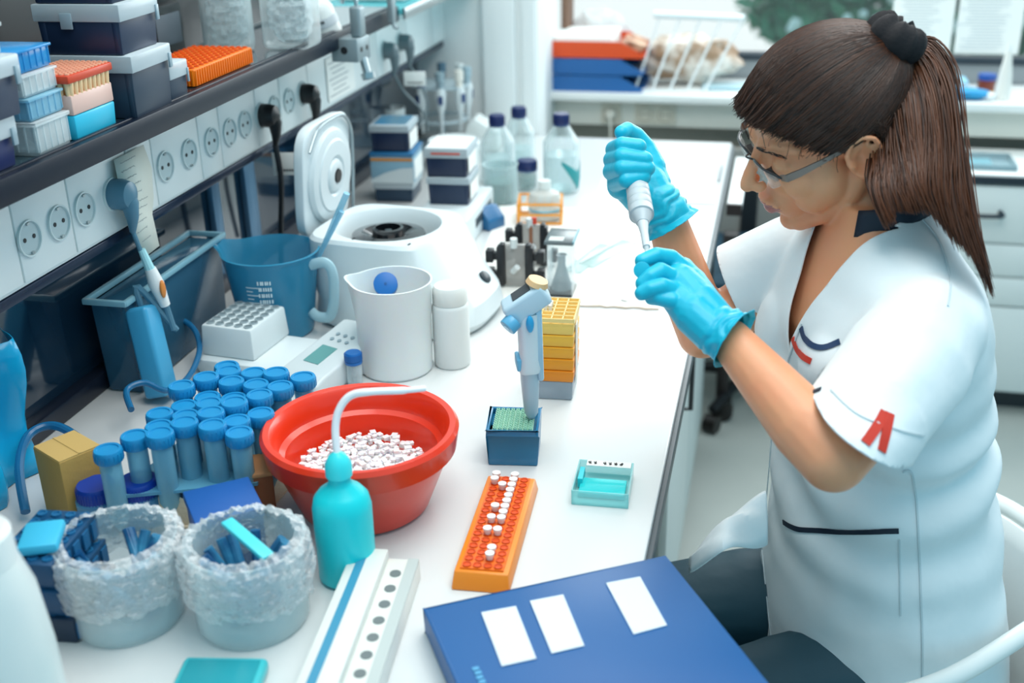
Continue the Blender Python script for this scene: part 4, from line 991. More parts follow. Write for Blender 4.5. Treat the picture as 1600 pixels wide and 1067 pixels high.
# absorbent sheet with printed mark, glass plates
sq = [on(728, 470), on(1030, 484), on(1042, 330), on(782, 322)]
t = thing('bench_pad', 'thin white absorbent sheet with a torn edge spread under the gel clamps', 'sheet')
top = [sq[0].lerp(sq[1], k/30)+Vector((0, rnd.uniform(-.003, .003), 0)) for k in range(31)]; poly = [(p.x, p.y) for p in top]+[(sq[2].x, sq[2].y), (sq[3].x, sq[3].y)]
poly = [(min(x, -.112), y) for x, y in poly]
MB().prism(poly, BZ+.0002, BZ+.0014).build('sheet', mat('pad_paper', '#ECEAE4', .8, bump=(40, .5, .004)), t)
mb = MB()
mb.tube([p+Vector((0, .0, .0016)) for p in top], [.0012+.0009*math.sin(k*2.3)**2 for k in range(31)], 6).build('torn_edge', mat('torn_edge', '#D3C0AE', .8), t)
E_ = on(976, 470, BZ+.0016); text('printed_mark', 'E', .017, INK, t, TR(E_.x, E_.y, E_.z) @ ROT('Z', 62))
for k, (px, py, l) in enumerate(((922, 405, 'clear glass gel plate lying on the white pad, left'), (950, 398, 'clear glass gel plate lying on the white pad, right'))):
    t = thing('glass_plate', l, 'glass plate', on(px, py, BZ)+Vector((0, 0, .0015)), math.radians(-14-8*k), 'glass gel plates on the pad')
    MB().box((0, 0, .0015), (.035, .17, .003)).build('plate', clear('plate_glass', '#E2F0EF', .18, .8, .03), t, bevel=.0005)
    MB().box((-.015, 0, .0038), (.003, .16, .0016)).build('spacer', mat('spacer_white', '#DDE3E1', .4), t)
# papers, pen at the far right of the bench
sqp = [on(1041, 316), on(1117, 319), on(1118, 250), on(1040, 246)]
t = thing('paper_sheet', 'white printed paper lying near the far right bench edge', 'paper'); MB().prism([(p.x, p.y) for p in sqp], BZ+.0002, BZ+.0022).build('sheet', mat('paper_bright', '#F0F0EC', .7), t)
MB().box((sqp[1].x-.002, (sqp[0].y+sqp[3].y)/2+.05, BZ+.0045), (.0035, .13, .0035), M=None).build('pen', mat('pen_grey', '#4B5B66', .4), t).name = 'pen_clip'
for k, (px, py, l) in enumerate(((985, 300, 'loose white sheet on the bench behind the raised glove'), (1080, 262, 'second printed sheet at the far right of the bench'))):
    t = thing('paper_sheet', l, 'paper', on(px, py, BZ)+Vector((0, 0, .0024 if k else 0)), .05+.1*k)
    MB().box((0, 0, .0006), (.15 if not k else .08, .21 if not k else .12, .0012)).build('sheet', mat('paper_bright', '', 0), t)

# --- stack of orange tip racks in a clear box
a, w_, rz = corners((815, 618), (878, 629)); rz += math.radians(14)
hb = .125; t = thing('tip_rack_box', 'clear box of stacked orange tip racks with a white strip on its side', 'tip box', (a.x+.013, a.y+.038, BZ), rz); w_, d_ = .064, .080
MB().box((0, 0, .015), (w_*.97, d_*.97, .03), taper=.95).build('clear_base', clear('pale_base', '#B9C7D2', .5, .9, .15), t, bevel=.003)
for k in range(5):
    zz = .030+k*.0185; m = mat('orange_rack_%d' % k, ['#EE8B12', '#F19A1B', '#F4A92B', '#F8BC40', '#FAD06A'][k], .4)
    MB().box((0, 0, zz+.007), (w_, d_, .014), taper=.96).box((0, 0, zz+.0155), (w_*1.0, d_*1.0, .004)).build('tip_rack', m, t, bevel=.001)
mb = MB(); zz = .1225
for k in range(7): mb.box((0, -d_*.5+d_*k/6, zz+.004), (w_, .0018, .006))
for k in range(5): mb.box((-w_*.5+w_*k/4, 0, zz+.004), (.0018, d_, .006))
mb.build('top_grid', mat('top_grid', '#FBDC8E', .4), t)
mb = MB()
for i in range(4):
    for j in range(3): mb.cyl((-w_*.43+.007*i, -.002+.008*j, zz-.002), (-w_*.43+.007*i, -.002+.008*j, zz+.012), .0028, n=8)
mb.build('loose_tips', mat('tip_white', '#F3F2EA', .3), t)
MB().box((w_*.515, -.012, .066), (.0012, .018, .095)).build('white_strip', PAPER, t)

# --- blue tip rack with standing electronic pipette
a, w_, rz = corners((757, 727), (834, 729))
tc = Vector((a.x, a.y+.034, BZ)); TB = mat('teal_blue_plastic', '#1C79A6', .3)
t = thing('tip_rack', 'teal-blue tip rack with pale green tips on the open bench', 'tip rack', tc, rz); w_, d_, hb = .068, .068, .052
mb = MB().box((0, 0, hb*.42), (w_, d_, hb*.84), taper=.95)
for s in (-1, 1): mb.box((s*(w_*.5-.002), 0, hb*.92), (.004, d_, hb*.16)).box((0, s*(d_*.5-.002), hb*.92), (w_, .004, hb*.16))
mb.build('rack_body', TB, t, bevel=.0015)
MB().box((0, 0, hb-.005), (w_*.78, d_*.88, .004)).build('tip_plate', mat('pale_green', '#BFE5CF', .4), t)
mb = MB()
for i in range(8):
    for j in range(10): mb.lathe([(.0027, hb-.004), (.0027, hb+.001), (.0018, hb+.001), (.0016, hb-.002), (0, hb-.002)], 8, (-w_*.34+w_*.68*i/7, -d_*.38+d_*.76*j/9, 0))
mb.build('tips', mat('tip_green', '#A9DDC4', .4), t)
ep = thing('electronic_pipette', 'pale blue electronic pipette standing upright in the teal tip rack', 'pipette', tc)
dE = (tc-Vector(CAM)).dot(Vector(CF))
base = at(838, 662, dE-.02)-tc; base = Vector((.022, .006, hb)); bw_ = tc+base; d0 = (bw_-Vector(CAM)).dot(Vector(CF)); topP = at(822, 452, d0-.10)-tc; print('ep', base, topP)
ax = (topP-base); L = ax.length; zx = ax.normalized(); xx = Vector((.93, .35, 0)); xx = (xx-zx*xx.dot(zx)).normalized(); yy = zx.cross(xx)
ME = Matrix(((xx.x, yy.x, zx.x, base.x), (xx.y, yy.y, zx.y, base.y), (xx.z, yy.z, zx.z, base.z), (0, 0, 0, 1)))
PB = mat('pale_blue_shell', '#A9CFE4', .35); PW = mat('pale_grip', '#DDE9EE', .4)
ringloft(mb := MB(), [(rrect(.004, .004, .003, 4), 0), (rrect(.009, .009, .006, 4), L*.06), (rrect(.0115, .0125, .008, 4), L*.30), (rrect(.0115, .0125, .008, 4), L*.45)]); o = mb.build('lower_shaft', mat('shaft_grey_blue', '#B4C8D4', .35), ep); o.data.transform(ME)
ringloft(mb := MB(), [(rrect(.0135, .0150, .008, 4), L*.40), (rrect(.0150, .0160, .009, 4), L*.43), (rrect(.0120, .0150, .007, 4), L*.50), (rrect(.0125, .015, .007, 4), L*.84)]); o = mb.build('grip', PW, ep); o.data.transform(ME)
o = MB().box((.0132, 0, L*.62), (.008, .026, L*.58)).build('back_shell', PB, ep, bevel=.003); o.data.transform(ME)
o = MB().box((-.0142, -.001, L*.47), (.006, .024, L*.09)).build('tip_ejector', mat('ejector_blue', '#6FB9DC', .35), ep, bevel=.002); o.data.transform(ME)
Mh = ME @ TR(-.004, 0, L*.90) @ ROT('Y', -32)
o = MB().box((.004, 0, 0), (.058, .030, .030)).build('display_head', mat('head_blue', '#C7DEEA', .35), ep, bevel=.005, seg=3); o.data.transform(Mh)
o2 = MB().box((.006, 0, .0155), (.026, .018, .0014)).build('display', mat('display_dark', '#4A4F52', .2), o); o2.data.transform(Mh)
o2 = MB().cyl((.028, -.0, .012), (.033, 0, .016), .0145, .0125, 20).build('amber_cap', mat('amber_cap', '#E8BE8C', .4), o); o2.data.transform(Mh)
o2 = MB().cyl((-.020, -.012, -.006), (-.032, -.018, -.006), .0115, .0115, 24).build('round_button', mat('button_cyan', '#5DAAD0', .3), o, bevel=.001); o2.data.transform(Mh)
o2 = MB().cyl((-.032, -.018, -.006), (-.0328, -.0184, -.006), .005, n=16).build('button_centre', mat('button_light', '#A8D8EC', .3), o); o2.data.transform(Mh)
o = MB().ball((0, 0, 0), (.005, .004, .012), 12).build('trigger', mat('trigger_blue', '#2DA8DE', .3), ep); o.data.transform(ME @ TR(.001, -.0165, L*.79))

# --- orange tube rack
a, w_, rz = corners((710, 916), (795, 921)); b = on(848, 768); ln = .205
t = thing('tube_rack', 'long orange tube rack holding a few white tubes on the open bench', 'rack', (a.x, a.y, BZ), rz-.04); print('or', a, w_, rz)
OR2 = mat('bright_orange', '#F0701A', .35); OR3 = mat('orange_side', '#F48A1E', .35)
MB().box((0, ln/2, .010), (w_, ln, .020), taper=1.08).build('rack_body', OR3, t, bevel=.002)
MB().box((0, ln/2, .0205), (w_*.80, ln*.96, .003)).build('top_plate', OR2, t)
mb = MB()
for j in range(16):
    for i in range(4): mb.lathe([(.0042, .021), (.0052, .0235), (.0042, .0235), (.0034, .0222), (0, .0222)], 10, (-w_*.29+w_*.58*i/3, ln*.05+ln*.9*j/15, 0))
mb.build('wells', mat('deep_orange', '#DE4F12', .4), t)
mt = thing('small_tube', 'small white-capped tube standing in the long orange rack', 'tube', (0, 0, 0), 0, 'small tubes in the orange rack')
MB().lathe([(0, 0), (.0035, .001), (.004, .004), (.0052, .006), (.0052, .009), (0, .0095)], 14).build('tube_cap', mat('tube_white', '#F4F1EC', .35), mt)
first = True
for (i, j) in ((0, 15), (0, 14), (1, 13), (1, 9), (1, 7), (2, 15), (2, 14), (2, 13), (2, 12), (2, 11), (2, 10), (2, 9), (2, 8), (2, 7), (1, 5), (2, 5), (2, 2), (2, 1)):
    c_ = Matrix.Translation(t.location) @ Matrix.Rotation(t.rotation_euler.z, 4, 'Z') @ Vector((-w_*.29+w_*.58*i/3, ln*.05+ln*.9*j/15, .0223))
    if first: mt.location = c_; first = False
    else: copy_tree(mt, c_)
# --- clear box with turquoise pad
a, w_, rz = corners((892, 786), (979, 793))
t = thing('clear_dish', 'square clear plastic dish with a turquoise gel and handwritten strip', 'dish', (a.x, a.y+.036, BZ), rz); d_ = .076
mb = MB().box((0, 0, .001), (w_, d_, .002))
for s in (-1, 1): mb.box((s*w_/2, 0, .010), (.0015, d_, .02)).box((0, s*d_/2, .010), (w_, .0015, .02))
mb.build('dish_walls', clear('aqua_plastic', '#BFF2F2', .25, .9, .08), t)
MB().box((0, -.006, .006), (w_*.84, d_*.5, .007)).build('turquoise_gel', clear('turq_gel', '#35DDE0', .75, .95, .2), t, bevel=.0015)
MB().box((-w_*.42, .012, .010), (.006, .03, .012)).build('gel_edge', mat('turq_edge', '#21CBD6', .4), t)
MB().box((.004, d_*.40, .0205), (w_*.82, .014, .0008)).build('label_strip', PAPER, t)
mb = MB(); rr = random.Random(2)
for s0, n in ((-.022, 2), (-.003, 4)):
    for k in range(n):
        x = s0+k*.007; mb.tube([(x+.0035*q/6, d_*.40+.003*math.sin(q*1.8+k), .0213) for q in range(7)], .00055, 5)
        mb.tube([(x+.002, d_*.40-.003, .0213), (x+.0024, d_*.40+.0035, .0213)], .00055, 5)
mb.build('handwriting', INK, t)

# --- blue binder over the bench edge
zb = .930; A_ = on(662, 951, zb); B_ = on(1040, 868, zb); v = (B_-A_); rz = math.atan2(v.y, v.x); wB = v.length; print('binder', A_, B_, wB)
t = thing('ring_binder', 'blue document binder with three white label windows at the bench corner', 'binder', (A_.x, A_.y, BZ+.0006), rz)
BB = mat('binder_blue', '#055490', .42, var=(4, '#075A98', .3)); dB = .33
MB().box((wB/2, -dB/2, .0285), (wB, dB, .003)).box((wB/2, -dB/2, .0015), (wB, dB, .003)).box((.0015, -dB/2, .015), (.003, dB, .03)).build('cover', BB, t, bevel=.001)
MB().box((wB/2, -dB/2, .0145), (wB*.93, dB*.96, .020)).build('paper_block', PAPER, t)
Mi = (Matrix.Translation((A_.x, A_.y, BZ)) @ Matrix.Rotation(rz, 4, 'Z')).inverted()
for qd in (((752, 958), (806, 948), (838, 1030), (784, 1042)), ((828, 940), (880, 930), (913, 1010), (862, 1022)), ((947, 912), (1000, 902), (1042, 978), (990, 992))):
    ps = [Mi @ on(*q, zb) for q in qd]; MB().prism([(p.x, p.y) for p in ps][::-1], .0301, .0306).build('label_window', mat('label_window', '#DDE6EC', .5), t)
p = Mi @ on(750, 1060, zb); mb = MB()
for k in range(5): mb.box((p.x+.0005*(k % 2), p.y+.014-k*.0065, .0302), (.0065, .0045, .0004))
mb.build('faded_print', mat('pale_blue_print', '#5AA5CF', .6), t)
# --- long white comb box in the foreground
a_ = on(540, 1082); b_ = on(597, 925); v = b_-a_; rz = math.atan2(v.y, v.x)-PI/2
t = thing('comb_box', 'long white box with a blue stripe and a row of round holes in the foreground', 'box', (a_+b_)/2-v*.12, rz); print('comb', a_, b_)
WB_ = mat('comb_white', '#E3E4DE', .4); Lb = .26
MB().box((0, 0, .012), (.075, Lb, .024)).box((-.017, 0, .030), (.040, Lb, .012)).build('box_body', WB_, t, bevel=.002)
MB().box((-.022, .0, .0365), (.009, Lb*.96, .0016)).build('blue_stripe', mat('stripe_blue', '#3C8FB0', .4), t)
MB().box((.031, 0, .0245), (.012, Lb*.99, .002)).build('grey_edge', mat('edge_grey', '#BFC6C3', .4), t)
for k in range(9): MB().cyl((.016, -.115+k*.027, .0235), (.016, -.115+k*.027, .0248), .0062, n=20).build('hole', mat('hole_grey', '#6F7879', .6), t)
# --- cyan device at the bottom edge
t = thing('clear_case', 'small turquoise plastic case at the bottom edge of the photo', 'case', on(330, 1110, BZ), math.radians(10))
MB().box((0, 0, .008), (.085, .12, .016)).build('case_body', mat('turq_case', '#3FBEC6', .3), t, bevel=.006, seg=3)
MB().box((0, 0, .0165), (.072, .105, .0015)).build('case_lid', mat('turq_case_dark', '#2C9DAA', .2), t, bevel=.0005)
# ================================================================== WINDOW SILL, WINDOW PAPERS, FAR CHAIR
SI = .901
def letter_tray(k, m, label):
    a = ony(856, 145, 3.62); b = ony(1003, 145, 3.62); w = b.x-a.x
    t = thing('letter_tray', label, 'tray', ((a.x+b.x)/2, 3.74, SI+.0535*k), 0, 'letter trays on the sill')
    hh = .05; MB().box((0, 0, .002), (w, .22, .004)).build('tray_floor', m, t)
    side = [(-w/2, 0), (w*.47, 0), (w/2, .010), (w*.26, hh), (-w/2, hh)]
    for y in (-.11, .11): MB().prism(side, -.002, .002, TR(0, y, 0) @ ROT('X', 90)).build('tray_side', m, t)
    MB().box((-w/2+.002, 0, hh/2), (.004, .22, hh)).build('tray_back', m, t)
    return t, w, a.x
TBL = mat('tray_blue', '#1D5F9E', .35); TOR = mat('tray_orange', '#DD4A12', .35)
letter_tray(0, TBL, 'lowest blue letter tray on the window sill'); letter_tray(1, TBL, 'upper blue letter tray on the window sill'); tt, tw, tx = letter_tray(2, TOR, 'orange letter tray on top of the two blue ones')
t = thing('paper_stack', 'thick white paper stack lying in the orange letter tray', 'paper', (tx+tw*.36, 3.74, SI+.0535*2+.004))
MB().box((0, 0, .031), (tw*.62, .20, .060)).build('paper_block', PAPER, t, bevel=.004)
t = thing('brown_folder', 'brown papers poking out of the orange letter tray', 'folder', (tx+tw*.84, 3.74, SI+.0535*2+.004))
MB().box((0, 0, .028), (tw*.24, .17, .012), M=ROT('Y', 14)).box((.01, -.01, .04), (tw*.2, .14, .005), M=ROT('Y', 18)).build('folder_body', mat('brown_paper', '#8A4A2A', .6, var=(25, '#C9A487', .1)), t)
# bags on a draining rack
def crumple(b, c, r, seed, amp=.25, n=30, m=18):
    vs = []; fs = []
    for i in range(m+1):
        for k in range(n):
            p = PI*i/m; a = 2*PI*k/n; v = Vector((math.sin(p)*math.cos(a), math.sin(p)*math.sin(a), math.cos(p)))
            q = 1+amp*noise.noise(v*2.2+Vector((seed, 0, 0)))+amp*.6*noise.noise(v*6+Vector((seed, 3, 0)))
            vs.append((c[0]+v.x*r[0]*q, c[1]+v.y*r[1]*q, c[2]+v.z*r[2]*q))
    for i in range(m):
        for k in range(n): fs.append((i*n+k, (i+1)*n+k, (i+1)*n+(k+1) % n, i*n+(k+1) % n))
    return b.add(vs, fs)
def sill(px, py, y): p = ony(px, py, y); return p
p = sill(1062, 62, 3.78); t = thing('plastic_bag', 'brown and clear crumpled plastic bag on the sill behind the trays', 'bag', (p.x+.03, 3.79, SI+.008))
crumple(MB(), (0, 0, .075), (.165, .07, .070), 2).build('bag_body', mat('bag_beige', '#A58468', .35, var=(14, '#E4DDD4', .1), bump=(30, .8, .01)), t, ang=30)
p = sill(945, 20, 3.80); t = thing('plastic_bag', 'white crumpled plastic bag on the sill above the orange tray', 'bag', (p.x-.03, 3.885, SI+.006))
crumple(MB(), (0, 0, .11), (.10, .022, .11), 7).build('bag_body', mat('bag_white', '#E6E8E8', .35, bump=(30, .8, .01)), t, ang=30)
p = sill(1015, 40, 3.66); t = thing('drying_rack', 'white wire drying rack with slanting rods on the window sill', 'rack', (p.x+.09, 3.655, SI))
MB().box((0, 0, .003), (.30, .02, .006)).build('foot', WHITE, t)
for k in range(5): MB().cyl((-.13+k*.055, 0, .005), (-.06+k*.065, .03, .235), .004, n=10).build('rod', WHITE, t)
MB().tube([(-.08, .03, .235), (.20, .035, .225)], .012, 12).build('top_bar', mat('bar_white', '#E9F1F2', .3), t)
for (px, py, s, l, c) in ((1140, 82, (.16, .09, .012), 'pale blue flat case lying on the sill left of the head', '#B9D3DA'), (1480, 136, (.11, .10, .022), 'lower white book stack at the right on the window sill', '#E8ECEB')):
    p = ony(px, py, 3.72); t = thing('flat_case', l, 'case', (p.x, 3.74, SI)); MB().box((0, 0, s[2]/2), s).build('case_body', mat('case'+c[1:4], c, .4), t, bevel=.003)
    MB().box((0, -s[1]/2-.0003, s[2]*.5), (s[0]*.9, .0008, s[2]*.25)).build('spine_line', mat('spine_teal', '#5FA3B5', .5), t)
p = ony(1482, 120, 3.72); t = thing('book', 'thin blue-edged booklet on top of the white book stack on the sill', 'book', (p.x-.005, 3.74, SI+.0225)); MB().box((0, 0, .010), (.12, .10, .020)).build('pages', PAPER, t, bevel=.001)
MB().box((0, 0, .021), (.124, .104, .002)).box((0, 0, .001), (.124, .104, .002)).build('cover', mat('book_blue', '#8DC1D6', .5), t)
p = ony(1505, 152, 3.64); t = thing('blue_pouch', 'bright blue soft pouch at the front of the right window sill', 'pouch', (p.x, 3.655, SI))
crumple(MB(), (0, 0, .018), (.082, .03, .018), 4, .12).build('pouch_body', mat('pouch_blue', '#1690C4', .5), t); MB().box((0, -.028, .018), (.035, .003, .008)).build('zip', mat('pouch_dark', '#0D5E88', .5), t)
p = ony(1545, 125, 3.73); t = thing('jar', 'brown jar with blue lid on the right window sill', 'jar', (p.x, 3.76, SI))
MB().lathe([(0, 0), (.024, 0), (.026, .004), (.026, .042), (0, .042)], 28).build('jar_body', mat('jar_brown', '#7A3522', .3), t); MB().lathe([(.0, .042), (.027, .042), (.027, .058), (0, .059)], 28).build('lid', mat('jar_blue', '#1D4F9E', .4), t)
p = ony(1567, 150, 3.66); t = thing('white_bottle', 'tapering white bottle on the right window sill before the brown jar', 'bottle', (p.x, 3.67, SI))
MB().lathe([(0, 0), (.022, 0), (.025, .004), (.019, .07), (.012, .12), (.009, .145), (0, .147)], 28).build('bottle_body', mat('bottle_cream', '#E9E6DF', .35), t); MB().lathe([(.0, .145), (.007, .145), (.006, .165), (0, .166)], 16).build('nozzle', WHITE, t)
p = ony(1549, 150, 3.64); t = thing('white_ball', 'small white ball between the blue pouch and the tapering bottle', 'ball', (p.x, 3.64, SI+.014)); MB().ball((0, 0, 0), .014, 20).build('ball_body', WHITE, t); MB().ball((0, 0, .010), .006, 12).build('yellow_top', mat('yellow_top', '#E0A94A', .5), t)
# papers taped to the window
for (x0, x1, y1, l) in ((1386, 1481, 98, 'left white printed sheet taped to the window'), (1489, 1590, 84, 'right white printed sheet taped to the window')):
    a = ony(x0, y1, 3.92); b = ony(x1, y1, 3.92); w = b.x-a.x; h = w*1.42
    t = thing('window_notice', l, 'notice', ((a.x+b.x)/2, 3.915, (a.z+b.z)/2)); MB().box((0, 0, h/2), (w, .0015, h)).build('sheet', PAPER, t)
    mb = MB(); rr = random.Random(x0)
    for k in range(26): mb.box((-w*.02*rr.randint(0, 8), -.0012, h*.06+k*h*.034), (w*rr.uniform(.4, .78), .0004, h*.010))
    mb.build('printed_lines', mat('faint_print', '#C5CBCE', .8), t)
# sockets of the window panel
def panel_socket(px, py, label, cord=False):
    p = ony(px, py, 3.658); t = thing('wall_socket', label, 'socket', (p.x, 3.657, p.z), 0, 'sockets under the window sill')
    MB().box((0, 0, 0), (.066, .008, .066)).build('cover', mat('socket_cream', '#CFC8B8', .4), t, bevel=.002)
    MB().lathe([(.024, .004), (.024, .0052), (.022, .0052), (.021, .002), (0, .0018)], 28, M=ROT('X', 90)).build('socket_well', mat('well_cream', '#9A8F7E', .4), t)
    for s in (-1, 1): MB().cyl((s*.0095, -.0062, 0), (s*.0095, -.004, 0), .003, n=10).build('pin_hole', mat('hole_brown', '#4A4038', .5), t)
    if cord:
        MB().lathe([(.018, 0), (.018, .02), (.010, .03), (0, .03)], 20, M=ROT('X', 90)).build('plug_body', mat('plug_cream', '#D9D4C8', .4), t)
        MB().tube(spline([(0, -.028, 0), (.003, -.034, -.03), (.004, -.03, -.09), (.004, -.02, -.16)], 6), .004, 8).build('cord', mat('plug_cream', '', 0), t)
panel_socket(1008, 178, 'left of the two joined sockets under the window sill'); panel_socket(1040, 179, 'right of the two joined sockets under the window sill'); panel_socket(955, 177, 'single socket with a cream cord under the window sill', True)
# clear tray on the desk
a = on(1478, 262, .756); b = on(1590, 266, .756)
t = thing('glass_tray', 'shallow clear tray lying on the desk behind the ponytail', 'tray', ((a.x+b.x)/2-.005, 3.46, .756)); w = b.x-a.x
mb = MB().box((0, 0, .002), (w, .14, .004))
for s in (-1, 1): mb.box((s*w/2, 0, .008), (.006, .14, .016)).box((0, s*.07, .008), (w, .006, .016))
mb.build('tray_body', clear('tray_glass', '#9FB9C0', .5, .9, .08), t, bevel=.001)
MB().box((-.02, .0, .006), (w*.6, .07, .003)).build('tray_mat', mat('tray_mat', '#6E9DA8', .5), t)
# pull-out board at the far bench edge
t = thing('pull_out_board', 'white pull-out board with a dark end at the far bench edge', 'board', (-.078, 2.66, .868)); MB().box((0, .10, 0), (.034, .42, .018)).build('board', mat('board_white', '#EEF0EE', .35), t, bevel=.002)
MB().box((0, -.115, -.003), (.034, .012, .026)).build('dark_end', mat('dark_end', '#2A1E1C', .4), t)
# far office chair
O2 = on(1160, 400, .47); print('farchair', O2)
t = thing('office_chair', 'dark teal office chair on black castors behind the person', 'chair', (O2.x+.05, O2.y-.02, 0), .2)
DT = mat('dark_teal_fabric', '#1D4152', .7, bump=(200, .3)); 
ringloft(mb := MB(), [(rrect(.20, .20, .08), .43), (rrect(.23, .22, .09), .45), (rrect(.23, .22, .09), .475), (rrect(.20, .20, .08), .49)]); mb.build('seat', DT, t)
ringloft(mb := MB(), [(rrect(.19, .018, .017), .60), (rrect(.20, .022, .02), .70), (rrect(.20, .022, .02), .86), (rrect(.16, .018, .016), .92)]); o = mb.build('backrest', mat('grey_backrest', '#8C8A84', .35), t); o.data.transform(TR(.02, .24, -.17))
MB().cyl((0, 0, .10), (0, 0, .43), .022).build('gas_column', BLACK, t); MB().box((0, .22, .52), (.05, .02, .22)).build('back_stem', BLACK, t)
for k in range(5):
    a = 2*PI*k/5+.35; x, y = .27*math.cos(a), .27*math.sin(a)
    l = MB().tube([(0, 0, .10), (x*.5, y*.5, .095), (x, y, .075)], [.024, .018, .014], 10).build('base_arm', BLACK, t); MB().cyl((x-.02*math.sin(a), y+.02*math.cos(a), .028), (x+.02*math.sin(a), y-.02*math.cos(a), .028), .028, n=20).build('castor', mat('castor_black', '#1A1513', .4), l)
t = thing('leg_column', 'black castored trolley leg standing at the bench front beyond the elbow', 'trolley', on(1128, 655, .0))
MB().box((-.005, 0, .33), (.045, .05, .55), taper=.8).build('leg', mat('brown_black', '#231C1B', .45), t, bevel=.008); MB().cyl((.0, -.02, .032), (.0, .02, .032), .032, n=24).box((-.0, 0, .06), (.05, .05, .03)).build('castor', mat('castor_black', '', 0), t, bevel=.002)

# her chair: white shell chair with a tube hoop
WT = mat('white_tube_paint', '#E6EAE8', .3)
hc = Vector((.195, 1.42, 0)); ch = thing('white_chair', 'white chair with a round tube hoop the person sits on', 'chair', hc, math.radians(25))
HP = [(.22, 1.69, .70), (.25, 1.695, .70), (.28, 1.69, .70), (.352, 1.648, .70), (.408, 1.59, .70), (.445, 1.50, .70), (.428, 1.39, .70), (.359, 1.302, .70), (.245, 1.185, .70), (.13, 1.12, .70), (.02, 1.12, .695)]
Mch = (Matrix.Translation(hc) @ Matrix.Rotation(math.radians(25), 4, 'Z')).inverted()
MB().tube([Mch @ q for q in spline(HP, 8)], .0125, 14).build('hoop', WT, ch)
ringloft(mb := MB(), [(rrect(.19, .20, .09), .40), (rrect(.21, .215, .1), .42), (rrect(.21, .215, .1), .445), (rrect(.19, .195, .09), .455)]); mb.build('seat', WT, ch)
b = MB(); A_ = []; B_ = []
vs = []; fs = []
for i in range(9):
    for k in range(21):
        a = math.radians(-62+124*k/20); r = .205+.028*i/8; vs.append((r*math.cos(a), r*math.sin(a)*1.02, .45+.26*i/8))
for i in range(8):
    for k in range(20): fs.append((i*21+k, i*21+k+1, (i+1)*21+k+1, (i+1)*21+k))
b.add(vs, fs); solid(b.build('back_shell', mat('shell_white', '#D9DEDD', .35), ch), .008)
for sx in (-1, 1):
    for sy in (-1, 1): MB().tube([(sx*.16, sy*.16, .41), (sx*.20, sy*.20, .006)], .012, 10).build('leg', WT, ch)
for q, e in ((HP[1], (.12, .17)), (HP[5], (.19, .0)), (HP[9], (.03, -.19))): MB().tube([Mch @ Vector(q), (e[0], e[1], .43)], .010, 10).build('hoop_support', WT, ch)
# ================================================================== THE PERSON
person = thing('person', 'person in a white short-sleeved tunic and cyan gloves holding a pipette over the bench', 'person', (.2, 1.42, 0))
PI_ = Matrix.Translation((-.2, -1.42, 0))           # parts are modelled in world space, then moved into the person's frame
def own(o, parent=person):
    """o was modelled in world space: hand it to its parent without moving it"""
    o.data.transform(PI_); o.parent = parent; return o
# head frame (forward, left, up) and centre between the ears
HF, HL, HU, HC = Vector((-.861, -.301, -.411)), Vector((.413, -.885, -.217)), Vector((-.298, -.356, .886)), Vector((.067, 1.419, 1.319))
HM = Matrix(((HF.x, HL.x, HU.x, HC.x), (HF.y, HL.y, HU.y, HC.y), (HF.z, HL.z, HU.z, HC.z), (0, 0, 0, 1)))
def hl(a, b, c): return HM @ Vector((a, b, c))
SK = mat('skin', '#EE9C74', .42, sss=.25, bump=(350, .12, .0008), var=(14, '#E8A77C', .3)); LIPM = mat('lip_skin', '#B5706A', .35, sss=.2)
# torso frame
tf = math.radians(25); TF = Vector((-math.cos(tf), -math.sin(tf), 0)); TL = Vector((math.sin(tf), -math.cos(tf), 0))
rings = [(.44, .195, 1.42, .172, .205), (.60, .192, 1.42, .160, .196), (.72, .186, 1.42, .142, .182), (.84, .174, 1.415, .126, .166), (.94, .162, 1.41, .118, .158), (1.02, .150, 1.405, .120, .165), (1.08, .142, 1.40, .116, .170), (1.125, .140, 1.40, .100, .166), (1.155, .140, 1.40, .088, .154), (1.185, .138, 1.402, .076, .122), (1.21, .134, 1.408, .066, .088), (1.235, .128, 1.415, .060, .066), (1.255, .122, 1.42, .056, .058), (1.275, .118, 1.425, .054, .056)]
def ring_at(z):
    for a, b in zip(rings[:-1], rings[1:]):
        if a[0] <= z <= b[0]: f = (z-a[0])/(b[0]-a[0]); return [a[i]+(b[i]-a[i])*f for i in range(5)]
    return rings[-1]
def torso(mb, z0, z1, sc, rows=40, n=48, ex=2.25):
    vs = []; fs = []
    for i in range(rows+1):
        z, cx, cy, a, b = ring_at(z0+(z1-z0)*i/rows)
        for k in range(n):
            t = 2*PI*k/n; c, s = math.cos(t), math.sin(t); c = math.copysign(abs(c)**(2/ex), c); s = math.copysign(abs(s)**(2/ex), s)
            p = Vector((cx, cy, z))+TF*a*sc*c+TL*b*sc*s; vs.append(p)
    for i in range(rows):
        for k in range(n): fs.append((i*n+k, i*n+(k+1) % n, (i+1)*n+(k+1) % n, (i+1)*n+k))
    fs += [tuple(range(n-1, -1, -1)), tuple(range(rows*n, (rows+1)*n))]; return mb.add(vs, fs)
shN, elN, wrN = Vector((.196, 1.268, 1.122)), at(1302, 716, 1.20), at(1142, 532, 1.29)
shF, elF, wrF = Vector((.080, 1.525, 1.130)), at(1098, 520, 1.60), at(1034, 318, 1.535)
hipN, hipF = Vector((.24, 1.34, .585)), Vector((.17, 1.50, .585))
knN, knF = hipN+TF*.37+Vector((0, 0, -.02)), hipF+TF*.36+Vector((0, .03, .005))
def arm(mb, a, b, c, s=1.0):
    limb(mb, [a, a.lerp(b, .5), b], [.043*s, .041*s, .0365*s]); limb(mb, [b, b.lerp(c, .25), b.lerp(c, .6), c], [.0365*s, .0385*s, .032*s, .0245*s], 16)
